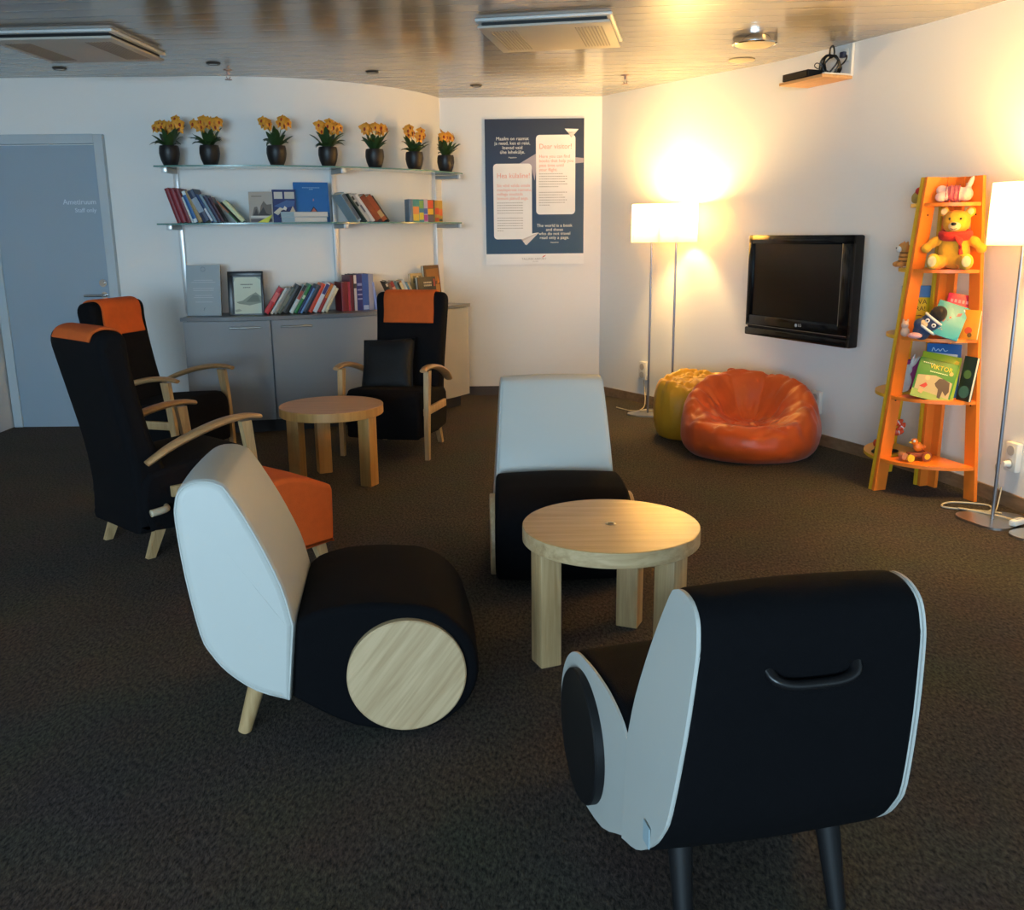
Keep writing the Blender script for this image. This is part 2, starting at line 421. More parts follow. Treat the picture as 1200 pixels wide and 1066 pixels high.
# door with frame
dr = boxo('door_1', (-3.34, 6.985, 1.022), (.77, .03, 2.044), DOORP); struct(dr)
fr = bmesh.new()
for c, s in (((-2.922, 6.98, 1.058), (.066, .05, 2.116)), ((-3.757, 6.98, 1.058), (.066, .05, 2.116)), ((-3.34, 6.98, 2.085), (.77, .05, .066))): box(fr, c, s, .004)
struct(fin('trim_1', fr, FRAMEP))
def dchild(o):
    return o
h = bmesh.new(); cyl(h, (-2.995, 6.972, .985), (-2.995, 6.925, .985), .011); cyl(h, (-2.99, 6.925, .985), (-3.13, 6.925, .985), .010); cyl(h, (-2.995, 6.972, .985), (-2.995, 6.962, .985), .026)
fin('door_handle', h, CHROME, dr, ang=40)
h = bmesh.new(); cyl(h, (-2.995, 6.97, 1.075), (-2.995, 6.955, 1.075), .028); cyl(h, (-2.995, 6.955, 1.075), (-2.995, 6.945, 1.075), .014); fin('door_lock', h, CHROME, dr, ang=40)
DL = mat('pale_blue_letters', (.62, .72, .80), .5)
text('Ametiruum', .052, (-2.985, 6.969, 1.625), DL, dr, UPR, 'RIGHT')
text('Staff only', .042, (-2.99, 6.969, 1.572), DL, dr, UPR, 'RIGHT')

# ------------------------------------------------------------------ ceiling fittings
def cassette(c, rz, label):
    t = thing('ceiling_air_conditioner', label, 'air conditioner', (c[0], c[1], CEIL), rz, 'square cassette air conditioners in the ceiling')
    AC = mat('aircon_beige', (.50, .47, .42), .5); ACL = mat('aircon_edge', (.62, .64, .64), .4)
    bm = bmesh.new(); box(bm, (0, 0, -.008), (.72, .72, .016), .004); fin('surround', bm, ACL, t, ang=35)
    bm = bmesh.new(); box(bm, (0, 0, -.025), (.66, .66, .02)); fin('air_slot', bm, BLACK_MATT, t)
    bm = bmesh.new(); box(bm, (0, 0, -.042), (.70, .70, .014), .004); fin('intake_panel', bm, AC, t, ang=35)
    for s in (-1, 1):
        bm = bmesh.new()
        for k in range(9): box(bm, (s * (.16 + .017 * k), 0, -.0505), (.006, .52, .004))
        fin('intake_grille', bm, mat('aircon_shadow', (.3, .28, .25), .5), t)
    return t
cassette((-2.48, 5.80), R(-3), 'square ceiling air conditioner on the left, above the armchairs and door')
cassette((.25, 5.57), R(-11), 'square ceiling air conditioner in front of the blue poster')
t = thing('ceiling_lamp', 'round chrome rimmed lamp on the ceiling near the television wall', 'ceiling lamp', (1.45, 5.87, CEIL))
latheo('rim', [(.0, 0), (.128, 0), (.13, -.005), (.13, -.035), (.122, -.04), (.118, -.036), (.118, -.01), (0, -.01)], CHROME, t)
latheo('diffuser', [(.116, -.02), (.116, -.037), (.10, -.045), (.05, -.049), (0, -.05)], mat('cream_diffuser', (.72, .60, .38), .5), t)
o = latheo('ceiling_speaker', [(0, 0), (.085, 0), (.088, -.004), (.082, -.008), (.0, -.006)], mat('speaker_grille', (.42, .36, .28), .6))
o.location = (1.545, 6.58, CEIL); props(o, 'flat round beige disc flush in the ceiling behind the chrome rimmed lamp', 'ceiling speaker')
for k, (x, y) in enumerate([(-2.987, 6.634), (-1.923, 6.505), (-.943, 6.895), (-.244, 7.555)]):
    t = thing('recessed_spotlight', ['small dark ceiling spotlight above the grey door', 'small dark ceiling spotlight above the second potted orchid, beside the sprinkler',
        'small dark ceiling spotlight above the fifth potted orchid', 'small dark ceiling spotlight just before the top left corner of the poster'][k], 'spotlight', (x, y, CEIL), 0, 'dark spotlights in the ceiling')
    latheo('ring', [(.0, .0), (.045, 0), (.047, -.006), (.036, -.010), (.034, -.004), (0, -.004)], mat('spot_ring', (.05, .04, .035), .4), t, 20)
    latheo('bulb', [(.03, -.004), (.028, -.008), (0, -.009)], mat('spot_lens', (.12, .10, .09), .2), t, 16)
for k, (x, y) in enumerate([(-1.906, 6.767), (.846, 7.152)]):
    t = thing('fire_sprinkler', ['small metal sprinkler hanging from the ceiling above the orchids', 'small metal sprinkler on the ceiling near the corner beside the poster'][k], 'sprinkler', (x, y, CEIL), 0, 'ceiling sprinklers')
    SPM = mat('sprinkler_metal', (.35, .22, .18), .4, .6)
    latheo('rosette', [(0, 0), (.03, 0), (.03, -.004), (.01, -.008), (.008, -.03), (0, -.03)], SPM, t, 16)
    bm = bmesh.new(); tube(bm, [(-.008, 0, -.028), (-.014, 0, -.045), (0, 0, -.06)], .003, 6); tube(bm, [(.008, 0, -.028), (.014, 0, -.045), (0, 0, -.06)], .003, 6); fin('bracket', bm, SPM, t)
    latheo('deflector', [(0, -.060), (.024, -.060), (.024, -.064), (0, -.064)], SPM, t, 12)

# ------------------------------------------------------------------ poster
PY = 8.185
A_ = at_y(567, 139, PY); B_ = at_y(684, 309, PY)
PX0, PX1, PZ1, PZ0 = A_.x, B_.x, A_.z, B_.z
PWd, PHt = PX1 - PX0, PZ1 - PZ0
t = thing('poster', 'tall blue poster with white text panels and paper planes on the end wall', 'poster', (PX0, PY, PZ0))
def poster_mat():
    m = bpy.data.materials.new('printed_blue'); m.use_nodes = True; nt = m.node_tree; b = nt.nodes['Principled BSDF']
    tc = nt.nodes.new('ShaderNodeTexCoord'); sp = nt.nodes.new('ShaderNodeSeparateXYZ'); r = nt.nodes.new('ShaderNodeValToRGB')
    r.color_ramp.elements[0].position = .1; r.color_ramp.elements[0].color = (*hexc('174268'), 1)
    r.color_ramp.elements[1].position = .95; r.color_ramp.elements[1].color = (*hexc('182744'), 1)
    e = r.color_ramp.elements.new(.5); e.color = (*hexc('1b385f'), 1)
    nt.links.new(tc.outputs['Generated'], sp.inputs[0]); nt.links.new(sp.outputs['Z'], r.inputs[0]); nt.links.new(r.outputs[0], b.inputs['Base Color'])
    b.inputs['Roughness'].default_value = .6
    return m
WPRINT = mat('white_print', (.88, .87, .85), .5); PINKP = mat('salmon_print', (.80, .38, .30), .5); GREYP = mat('grey_print', (.42, .40, .38), .5); BEAMP = mat('lilac_print', (.36, .33, .40), .5)
boxo('board', (PWd / 2, .004, PHt / 2), (PWd, .012, PHt), WPRINT, t)
poly_xz('blue_field', [(.004, PHt * .075), (PWd - .004, PHt * .075), (PWd - .004, PHt - .004), (.004, PHt - .004)], -.0035, .001, poster_mat(), t)
P = lambda u, v: (PWd * u, PHt * (1 - v))        # u right, v down, both 0..1
poly_xz('light_beam', [P(.28, .33), P(.52, .235), P(.99, .27), P(.99, .30), P(.52, .33), P(.50, .42), P(.47, .33)], -.0042, .0006, BEAMP, t)
x0, z1 = P(.085, .303); x1, z0 = P(.472, .822); poly_xz('text_panel', rrect(x0, z0, x1, z1, .03), -.006, .0018, WPRINT, t)
x0, z1 = P(.515, .112); x1, z0 = P(.908, .652); poly_xz('text_panel', rrect(x0, z0, x1, z1, .03), -.006, .0018, WPRINT, t)
def ptext(s, u, v, size, m, align='LEFT', sx=1):
    x, z = P(u, v); return text(s, size, (x, -.0068, z), m, t, UPR, align, 'lettering', .0003, sx)
for k, s in enumerate(['Maailm on raamat', 'ja need, kes ei reisi,', 'loevad vaid', 'ühe lehekülje.']): ptext(s, .28, .152 + .030 * k, .038, WPRINT, 'CENTER')
ptext('Augustinus', .28, .268, .016, WPRINT, 'CENTER')
ptext('Dear visitor!', .545, .215, .058, PINKP, sx=.93)
for k, s in enumerate(['Here you can find', 'books that help you', 'pass time until', 'your flight.']): ptext(s, .545, .272 + .030 * k, .036, PINKP)
ptext('Hea külaline!', .12, .41, .058, PINKP, sx=.93)
for k, s in enumerate(['Siit võid valida omale', 'meelepärase raamatu,', 'millega sisustada', 'lennuni jäänud aega.']): ptext(s, .12, .467 + .029 * k, .035, PINKP, sx=.95)
for k, s in enumerate(['The world is a book', 'and those', 'who do not travel', 'read only a page.']): ptext(s, .70, .745 + .028 * k, .037, WPRINT, 'CENTER')
ptext('Augustinus', .70, .853, .016, WPRINT, 'CENTER')
for u0_, v0_, ws in ((.12, .570, (.27, .27, .28, .27, .28)), (.12, .675, (.28, .27, .28, .27, .27, .07)), (.545, .374, (.26, .29, .29, .28, .30, .21)), (.545, .500, (.29, .26, .27, .30, .28, .13))):
    bm = bmesh.new()
    for k, w in enumerate(ws):          # fine print, too small to read
        x, z = P(u0_, v0_ + .0175 * k); n = int(w / .022)
        for j in range(n):
            ww = PWd * .022 * random.uniform(.55, .86); box(bm, (x + PWd * .022 * (j + .4), -.0063, z), (ww, .0006, .0065))
    fin('text_block', bm, GREYP, t)
ptext('TALLINN AIRPORT', .365, .972, .024, GREYP, sx=1.05); ptext('TALLINN', .475, .985, .012, GREYP)
poly_xz('logo_swoosh', [P(.575, .958), P(.582, .943), P(.612, .935), P(.600, .945), P(.588, .948)], -.0042, .0006, mat('red_print', (.62, .06, .05), .5), t)
def pplane(c, sc_, pts1, pts2, pts3):
    q = lambda p: (PWd * (c[0] + p[0] * sc_), PHt * (1 - c[1] - p[1] * sc_ * PWd / PHt))
    o = poly_xz('paper_plane', [q(p) for p in pts1], -.0085, .0015, WPRINT, t)
    poly_xz('fold', [q(p) for p in pts2], -.009, .0006, mat('plane_fold', (.55, .50, .48), .5), o)
    poly_xz('wing', [q(p) for p in pts3], -.0095, .0006, mat('plane_wing', (.70, .66, .63), .5), o)
pplane((.83, .072), 1, [(-.03, .0), (.11, .005), (.045, .075), (.02, .055)], [(.0, .03), (.09, .03), (.035, .085), (.02, .06)], [(.02, .05), (.09, .02), (.045, .08)])
pplane((.46, .78), 1, [(-.10, .02), (.08, -.005), (-.06, .115), (-.075, .075)], [(-.10, .065), (.08, -.005), (-.06, .085)], [(-.085, .08), (.08, -.002), (-.045, .12)])

# ------------------------------------------------------------------ cabinet under the shelves
CABZ = .845
CD = .40     # depth in front of the wall
cab = thing('low_cabinet', 'long curved grey cabinet with flat doors under the glass shelves', 'cabinet', (0, 0, 0))
def curved_slab(name, t0, t1, d0, d1, z0, z1, m, parent, n=14, bevel=0):
    bm = bmesh.new(); cols = []
    for i in range(n + 1):
        t_ = t0 + (t1 - t0) * i / n
        a, b = arc(t_, d0), arc(t_, d1)
        cols.append([bm.verts.new((a.x, a.y, z0)), bm.verts.new((a.x, a.y, z1)), bm.verts.new((b.x, b.y, z1)), bm.verts.new((b.x, b.y, z0))])
    for a, b in zip(cols, cols[1:]):
        for k in range(4): bm.faces.new((a[k], a[(k + 1) % 4], b[(k + 1) % 4], b[k]))
    bm.faces.new(cols[0]); bm.faces.new(cols[-1][::-1])
    return fin(name, bm, m, parent, ang=30)
def tpx(u, v, d): return on_curve(u, v, d)[0]
T0 = tpx(214, 380, CD); TA = tpx(319, 400, CD); TB = tpx(446, 400, CD); TC = T0 + 0
T1 = tpx(549.5, 400, CD)
T1 = min(T1, 2.05)
TC = TB + (TA - T0) * RW / (RW + CD)
TD = min(TC, T1 - .12)
curved_slab('carcass', T0 + .02, T1 - .01, .02, CD - .03, .095, CABZ - .026, mat('cabinet_inside', (.2, .22, .25), .5), cab, 20)
curved_slab('plinth', T0 + .04, T1 - .03, .03, CD - .07, 0, .095, PLINTH, cab, 20)
curved_slab('worktop', T0 - .012, T1 + .008, .0, CD + .012, CABZ - .025, CABZ, GREYTOP, cab, 24)
for k, (a, b) in enumerate(((T0, TA), (TA, TB), (TB, TD), (TD, T1))):
    if b - a < .05: continue
    lo = mat('lamp_lit_laminate', (.42, .41, .39), .45) if k == 3 else GREYLAM  # last panel paler and warmer: lamp light on it put into the colour
    d = curved_slab('door' if k < 3 else 'end_panel', a + .004, b - .004, CD - .028, CD, .10, CABZ - .03, lo, cab, 10)
    if k == 3: d['label'] = 'end panel with warm lamp light painted into its colour'
    if k < 3:
        w = (b - a)
        hx = (b - .06 - .17, b - .06) if k in (0,) else (a + .06, a + .06 + .17)
        p0, p1 = arc(hx[0], CD + .022, CABZ - .075), arc(hx[1], CD + .022, CABZ - .075)
        q0, q1 = arc(hx[0], CD, CABZ - .075), arc(hx[1], CD, CABZ - .075)
        bm = bmesh.new(); tube(bm, [q0, p0, p1, q1], .0075, 8); fin('handle', bm, STEEL, d, ang=50)

# ------------------------------------------------------------------ glass shelves
GLASS = mat('green_glass', (.78, .93, .88), .04, trans=.9, ior=1.5)
GEDGE = mat('glass_edge', (.10, .24, .22), .15)
ws = thing('glass_wall_shelf', 'two tier curved glass shelf on aluminium uprights above the cabinet', 'wall shelf', (0, 0, 0))
SD = .30
SZ = [1.88, 1.492]
tu = [tpx(209, 235, .02), tpx(391, 235, .02), tpx(510, 240, .02)]
for k, t_ in enumerate(tu):
    p = arc(t_, .018); boxo('upright', (p.x, p.y, (CABZ + 1.92) / 2), (.034, .034, 1.92 - CABZ), ALU, ws, .003, arc_rot(t_))
for li, z in enumerate(SZ):
    t0 = tpx(180, 197, SD) if li == 0 else tpx(184, 264, SD); t1 = tpx(542, 204, SD) if li == 0 else tpx(541, 262, SD)
    t1 = min(t1, 2.02)
    o = curved_slab('glass_shelf', t0, t1, .036, SD, z - .010, z, GLASS, ws, 28)
    curved_slab('polished_edge', t0, t1, SD, SD + .0015, z - .010, z, GEDGE, o, 28)
    for t_ in tu:
        p = arc(t_, .14, z - .027); bm = bmesh.new(); box(bm, p, (.034, .21, .032), .003, arc_rot(t_)); fin('bracket', bm, mat('bracket_grey', (.30, .32, .33), .4, .3), ws, ang=35)
        p = arc(t_, .25, z - .027); bm = bmesh.new(); box(bm, p, (.037, .02, .035), .003, arc_rot(t_)); fin('bracket_cap', bm, ALU, ws, ang=35)
Z1, Z2 = SZ[0] + .001, SZ[1] + .001

# ------------------------------------------------------------------ potted orchids
POT = mat('black_glazed_pot', (.010, .009, .010), .45, bump=(60, .1)); SOIL = mat('potting_moss', (.04, .03, .02), .9)
LEAF = mat('orchid_leaf', (.030, .065, .018), .4, vary=(30, .3)); STEM = mat('orchid_stem', (.09, .14, .04), .5)
PETAL = mat('yellow_orange_petal', (.78, .34, .035), .5, vary=(60, .25)); LIP = mat('dark_red_lip', (.36, .035, .012), .5)
def strap_leaf(bm, base, az, L, w, droop, rise):
    N = 8; rows = []
    d = Vector((math.cos(az), math.sin(az), 0)); s = Vector((-math.sin(az), math.cos(az), 0))
    for i in range(N + 1):
        t = i / N; ww = w * math.sin(PI * min(1, t * .82 + .18)) ** .8
        p = Vector(base) + d * (L * t) + Vector((0, 0, rise * t - droop * t * t))
        rows.append([bm.verts.new(p - s * ww + Vector((0, 0, ww * .5))), bm.verts.new(p), bm.verts.new(p + s * ww + Vector((0, 0, ww * .5)))])
    for a, b in zip(rows, rows[1:]):
        for k in range(2): bm.faces.new((a[k], a[k + 1], b[k + 1], b[k]))
def flower(parent, c, n, s):
    bm = bmesh.new(); n = Vector(n).normalized(); q = n.to_track_quat('Z', 'Y').to_matrix()
    for k in range(5):
        a = 2 * PI * k / 5 + PI / 2; L = s * (1.0 if k % 2 == 0 else 1.15); w = s * (.34 if k in (0, 2, 3) else .46)
        d = Vector((math.cos(a), math.sin(a), 0)); e = Vector((-math.sin(a), math.cos(a), 0)); rows = []
        for i in range(6):
            t = i / 5; ww = w * math.sin(PI * (t * .86 + .12))
            p = d * L * t + Vector((0, 0, s * (.30 * t - .42 * t * t)))
            rows.append([bm.verts.new(Vector(c) + q @ (p - e * ww)), bm.verts.new(Vector(c) + q @ (p + Vector((0, 0, s * .1)))), bm.verts.new(Vector(c) + q @ (p + e * ww))])
        for r_, r2_ in zip(rows, rows[1:]):
            for j in range(2): bm.faces.new((r_[j], r_[j + 1], r2_[j + 1], r2_[j]))
    o = fin('flower', bm, PETAL, parent, smooth=True)
    bm = bmesh.new(); mt = Matrix.Translation(Vector(c) + q @ Vector((0, -.2 * s, .15 * s))) @ q.to_4x4() @ Matrix.Diagonal((.2 * s, .34 * s, .2 * s, 1))
    bmesh.ops.create_icosphere(bm, subdivisions=2, radius=1, matrix=mt); fin('lip', bm, LIP, o, smooth=True)
OL = ['leftmost potted orchid, over the red books, with a dense cluster of yellow orange blooms', 'second potted orchid from the left, with a long leaf reaching left',
      'third potted orchid from the left, standing apart in the shelf middle above the grey book', 'fourth potted orchid from the left, above the tall blue book',
      'fifth potted orchid, just right of the middle upright', 'sixth potted orchid, just left of the last upright', 'rightmost potted orchid at the shelf end beside the poster']
for k, (u, v) in enumerate([(200, 193), (247, 193), (325, 193), (385, 194), (439.5, 194), (486, 196), (522.5, 198)]):
    rnd = random.Random(40 + k)
    t_ = tpx(u, v, .17); p = arc(t_, .17, Z1)
    t = thing('potted_orchid', OL[k], 'potted plant', p, arc_rot(t_), 'yellow orchids in black pots on the top shelf')
    latheo('pot', [(0, 0), (.042, 0), (.046, .004), (.062, .045), (.070, .085), (.068, .12), (.063, .138), (.058, .138), (.062, .12), (.060, .115), (0, .112)], POT, t, 28)
    latheo('soil', [(.0, .119), (.03, .122), (.0605, .116)], SOIL, t, 20)
    bm = bmesh.new()
    for j in range(18):
        az = 2 * PI * j / 18 + rnd.uniform(-.3, .3); L = rnd.uniform(.07, .125)
        strap_leaf(bm, (.015 * math.cos(az), .015 * math.sin(az), .118), az, L * (.75 if math.sin(az) > .3 else 1), rnd.uniform(.017, .026), rnd.uniform(.01, .12), rnd.uniform(.10, .20))
    if k == 1: strap_leaf(bm, (0, 0, .13), PI + .1, .145, .016, .06, .12)
    fin('foliage', bm, LEAF, t, smooth=True)
    ns = 2 if k in (2, 5, 6) else 3
    for s in range(ns):
        off = (s - (ns - 1) / 2) * (.085 if ns == 2 else .05) + rnd.uniform(-.01, .01)
        top = Vector((off * 1.25, rnd.uniform(-.03, .01), rnd.uniform(.265, .29)))
        pts = catmull([(off * .2, 0, .12), (off * .5, -.01, .19), (off * .9, -.015, .25), top], 5)
        st = tubeo('flower_stem', pts, .0028, STEM, t, 6)
        nf = {0: 6, 2: 5, 5: 6, 6: 4}.get(k, 5) if ns == 2 else 4
        for j in range(nf):
            a = 2 * PI * j / nf + rnd.uniform(-.4, .4)
            c = top + Vector((.026 * math.cos(a) + rnd.uniform(-.008, .008), -.02 + .018 * math.sin(a * 1.7), .022 * math.sin(a) + rnd.uniform(-.008, .012)))
            flower(t, c, (.7 * math.cos(a) + rnd.uniform(-.2, .2), -1, .45 * math.sin(a) + .25), rnd.uniform(.034, .042))

# ------------------------------------------------------------------ books
def book(label, group, col, th, h, dp, bands=(), page=None, cov=None):
    """origin: lower left front corner; spine faces -y"""
    t = thing('book', label, 'book', (0, 0, 0), 0, group)
    c = pm(col, .45); bm = bmesh.new(); ct = min(.0025, th * .16)
    prof = [(0, ct * 1.2), (th * .12, ct * .3), (th * .5, -.001), (th * .88, ct * .3), (th, ct * 1.2), (th, dp), (th - ct, dp), (th - ct, ct * 2.2), (ct, ct * 2.2), (ct, dp), (0, dp)]
    a = [bm.verts.new((x, y, 0)) for x, y in prof]; b = [bm.verts.new((x, y, h)) for x, y in prof]; N = len(prof)
    for quad in ((0, 1, 2, 3, 4, 7, 8),):
        bm.faces.new([a[i] for i in quad]); bm.faces.new([b[i] for i in quad][::-1])
    bm.faces.new([a[i] for i in (0, 8, 9, 10)]); bm.faces.new([b[i] for i in (0, 8, 9, 10)][::-1])
    bm.faces.new([a[i] for i in (4, 5, 6, 7)]); bm.faces.new([b[i] for i in (4, 5, 6, 7)][::-1])
    for i in range(N): bm.faces.new((a[i], a[(i + 1) % N], b[(i + 1) % N], b[i]))
    fin('cover', bm, c, t)
    boxo('page_block', (th / 2, dp / 2 + ct * .8, h / 2), (th - 2 * ct - .0006, dp - ct * 2.4 - .003, h - .006), page or PAPER, t)
    for z0, z1, bc in bands:
        boxo('spine_label', (th / 2, -.0006, h * (z0 + z1) / 2), (th * .8, .0016, h * (z1 - z0)), pm(bc), t)
    return t
def place(o, t_, d, z, lean=0, tilt=0, turn=0):
    """stand on a shelf at t along the wall, spine d in front of the wall, leaning in the shelf's plane"""
    p = arc(t_, d, z); o.location = p
    o.rotation_mode = 'XYZ'
    mt = Matrix.Rotation(arc_rot(t_) + turn, 4, 'Z') @ Matrix.Rotation(lean, 4, 'Y') @ Matrix.Rotation(tilt, 4, 'X')
    mt.translation = p; o.matrix_world = mt; o.rotation_euler = mt.to_euler(); o.location = p
def row(start, z, d, items, group, k=1.0, turn=0):
    """items: (label, colour, thick, height, lean degrees (+ = top to the right), bands, gap before)"""
    t_ = start
    for it in items:
        label, col, th, h, ln = it[:5]; th *= k; bands = it[5] if len(it) > 5 else (); gap = it[6] if len(it) > 6 else 0
        t_ += gap; dp = min(.165, h * .72) * (.75 if turn else 1)
        o = book(label, group, col, th, h, dp, bands)
        a = R(ln); run = th / math.cos(a) * (RW / (RW + d) if t_ > 0 else 1) + .0008
        # rest on the lower corner of the leaning side
        if ln >= 0:
            o_t = t_ ; dx = 0
            place(o, t_, d, z + (math.sin(a) * th if ln > 0 else 0), a, 0, turn)
        else:
            place(o, t_, d, z, a, 0, turn)
        t_ += run
    return t_
G1 = 'books leaning left on the lower glass shelf, left bay'
s = tpx(208.5, 261, .22)
row(s, Z2, .23, [
 ('first of three matching dark red books leaning at the left shelf end', '7a1a26', .026, .245, -17),
 ('second of three matching dark red books, between the other two', '821c28', .030, .243, -17),
 ('third of three matching dark red books, against a thin white book', '701622', .028, .238, -17),
 ('thin white book between dark red and bright blue books', 'c8d2d2', .012, .185, -19),
 ('bright blue book with white ends on its spine', '1c5a96', .026, .225, -19, ((.0, .12, 'd4dde0'), (.88, 1, 'd4dde0'))),
 ('tan book next to the bright blue book on glass shelf', '9c8458', .026, .230, -22),
 ('thick navy book with silver spine label', '16264a', .044, .235, -26, ((.30, .75, '8e9cac'),)),
 ('thin blue book with white stripe beside the thick navy one', '24406e', .016, .215, -27, ((.05, .5, 'c6ccd6'),)),
 ('pale grey blue book on the left part of the lower glass shelf', '7a93a2', .016, .212, -27),
 ('dark violet blue book between the pale grey blue and maroon ones', '2a2846', .022, .20, -27),
 ('dark maroon book leaning last in the tight blue row', '3c1c28', .018, .19, -27),
 ('thin orange and green book leaning far over beside the cream book', '4a7a48', .008, .195, -42, ((.45, 1, 'b8602e'),), .07),
 ('thin black book pressed under the leaning cream book', '201c1c', .012, .180, -42),
 ('thick pale cream book leaning far over, last of the left bay', 'c8cfa4', .024, .185, -42),
], G1, 1.15)
G2 = 'books leaning left on the lower glass shelf, right bay'
s = tpx(429, 263, .22)
row(s - .005 , Z2, .23, [
 ('thin dark green book behind the pale blue one, right of upright', '28382c', .010, .240, -35),
 ('white book with black marks leaning on dark green one', 'b8b4ac', .014, .240, -35, ((.55, .7, '282828'), (.78, .9, '282828'))),
 ('thin pale grey book with dark spine marks in the right bay', 'a8a8ac', .012, .238, -35, ((.35, .6, '5a5460'),)),
 ('bright white book next to red brown books', 'd2cfcc', .015, .236, -35),
 ('thick red brown book leaning on glass shelf, left of two', '7a3018', .036, .215, -36),
 ('thick red brown book leaning on glass shelf, right of two', '8a3a20', .030, .220, -36, ((.15, .4, 'b89868'),)),
 ('thin black book leaning last against the red brown books', '1c1614', .009, .228, -36),
], G2, 1.35, R(-8))
o = book('pale blue grey book with a dark stripe, first right of middle upright', G2, '8fa6b2', .032, .235, .165, ((.06, .96, '4a5866'),))
place(o, tpx(419, 264, .22), .235, Z2, R(-34))
G3 = 'upright colourful paperbacks at the right end of the lower glass shelf'
s = tpx(478, 263, .22)
row(s, Z2, .24, [
 ('thin grey blue paperback, first of the upright colourful group', '6c7a88', .022, .17, 0),
 ('teal paperback with orange and yellow patches on its spine', '3c8a88', .040, .17, 0, ((.05, .35, 'd8b63c'), (.35, .68, 'd88a4c'))),
 ('blue green paperback with a yellow strip between teal and violet', '3a7a9a', .034, .17, 0, ((.1, .42, 'c8b03a'), (.6, .95, '6c9c54'))),
 ('white and violet paperback beside the black and red one', 'a8a4c0', .030, .172, 0, ((.05, .32, '9a3c94'), (.36, .6, '4c62a8'))),
 ('black paperback with red and yellow spine left of last upright', '2a2226', .042, .168, 0, ((.62, .98, 'c84a2a'), (.34, .6, 'd8a82c'), (.02, .3, '4c4c60'))),
 ('dark green paperback behind the last upright', '28423c', .018, .168, 0),
 ('gold paperback with red flower spots beside the dark green one', 'a47c2c', .030, .166, 0, ((.35, .65, 'c8462c'), (.05, .2, 'a83c24'))),
 ('gold and orange paperback standing last at the right end', 'a8842c', .030, .166, 0, ((.3, .6, 'd0602c'), (.03, .15, '343c34'))),
], G3, 1.5, R(-20))
def flat_art(o, w, h, y, shapes):
    """printed cover picture: shapes = (colour, polygon in 0..1 coordinates)"""
    for i, (c, pts) in enumerate(shapes):
        poly_xz('cover_picture', [(w * x, h * z) for x, z in pts], y - .0005 * (i + 1), .0005, pm(c), o)
def facing(name, label, cat, col, w, h, th, u, v, d, z, tilt, shapes, extra=None, group=None, page=True, lean=0):
    """a book or picture shown cover-first; u,v: pixel of its lower left corner"""
    t_ = tpx(u, v, d); o = thing(name, label, cat, (0, 0, 0), 0, group)
    boxo('cover', (w / 2, th * .12, h / 2), (w, th * .24, h), pm(col, .35), o)
    if page:
        boxo('page_block', (w / 2 + .001, th * .55, h / 2), (w - .004, th * .62, h - .005), PAPER, o)
        boxo('back_cover', (w / 2, th * .93, h / 2), (w, th * .14, h), pm(col, .35), o)
    else: boxo('backing', (w / 2, th * .62, h / 2), (w, th * .76, h), pm('8a7a66'), o)
    flat_art(o, w, h, 0, shapes)
    if extra: extra(o, w, h)
    place(o, t_, d, z + .0, R(lean), R(-tilt)); 
    return o
rock = [('6a625a', [(.1, .18), (.22, .5), (.34, .52), (.42, .3), (.5, .55), (.62, .70), (.75, .58), (.95, .6), (.95, .25), (.6, .2)]), ('3c3634', [(.15, .2), (.3, .45), (.38, .25), (.6, .5), (.72, .3), (.95, .22)]),
        ('d0cec6', [(.05, .17), (.95, .14), (.95, .22), (.05, .22)]), ('584e50', [(.05, .02), (.95, .02), (.95, .12), (.05, .12)]), ('56524c', [(.12, .84), (.55, .84), (.55, .86), (.12, .86)])]
facing('book', 'grey book with a picture of dark rocks, shown cover first', 'book', 'a8a29a', .165, .215, .02, 293, 262, .20, Z2, 8, rock)
o = poly_xz('leaflet', [(0, 0), (.075, 0), (.105, .055)], 0, .001, pm('d6d84c')); props(o, 'small pointed yellow leaflet standing before the grey rock book', 'leaflet')
t_ = tpx(302, 262, .235); p = arc(t_, .235, Z2); o.location = p; o.rotation_euler = (R(-8), 0, arc_rot(t_))
cafe = [('c8c4bc', [(.08, .72), (.44, .72), (.44, .93), (.08, .93)]), ('c0bcb4', [(.52, .72), (.94, .72), (.94, .93), (.52, .93)]), ('3c5c94', [(.05, .5), (.6, .68), (.95, .66), (.9, .5), (.4, .42)]),
        ('d2c8b4', [(.02, .30), (.3, .46), (.5, .40), (.2, .22)]), ('c8b89c', [(.7, .3), (.85, .5), (.97, .3), (.97, .12), (.8, .14)]), ('181e48', [(.2, .16), (.35, .36), (.55, .42), (.75, .3), (.85, .12)]), ('d8d4cc', [(.42, .4), (.5, .5), (.6, .44), (.55, .36)])]
facing('book', 'navy book with bold white title blocks and blue city drawing, shown cover first', 'book', '1c2c64', .165, .23, .028, 321, 262, .19, Z2, 7, cafe)
def blue_title(o, w, h):
    text('TALLINNA RAAMAT', .017, (w * .5, -.0012, h * .83), pm('b8cfe4'), o, UPR, 'CENTER', 'lettering', .0003); text('2017', .013, (w * .5, -.0012, h * .77), pm('b8cfe4'), o, UPR, 'CENTER', 'lettering', .0003)
def blue_title(o, w, h):
    bm = bmesh.new()
    for i in range(11): box(bm, (w * (.27 + .046 * i), -.0008, h * .865), (w * .03, .0008, h * .016))
    for i in range(3): box(bm, (w * (.46 + .04 * i), -.0008, h * .825), (w * .028, .0008, h * .016))
    fin('title_line', bm, pm('a8c6e4'), o)
facing('book', 'tall bright blue book with a small red house on its cover', 'book', '1f66ae', .25, .285, .02, 347, 262, .16, Z2, 8,
       [('1c2030', [(.40, .22), (.54, .40), (.70, .22)]), ('c86a5c', [(.43, .22), (.54, .36), (.66, .22)]), ('c48a94', [(.53, .52), (.57, .55), (.55, .60), (.53, .57)])], blue_title)
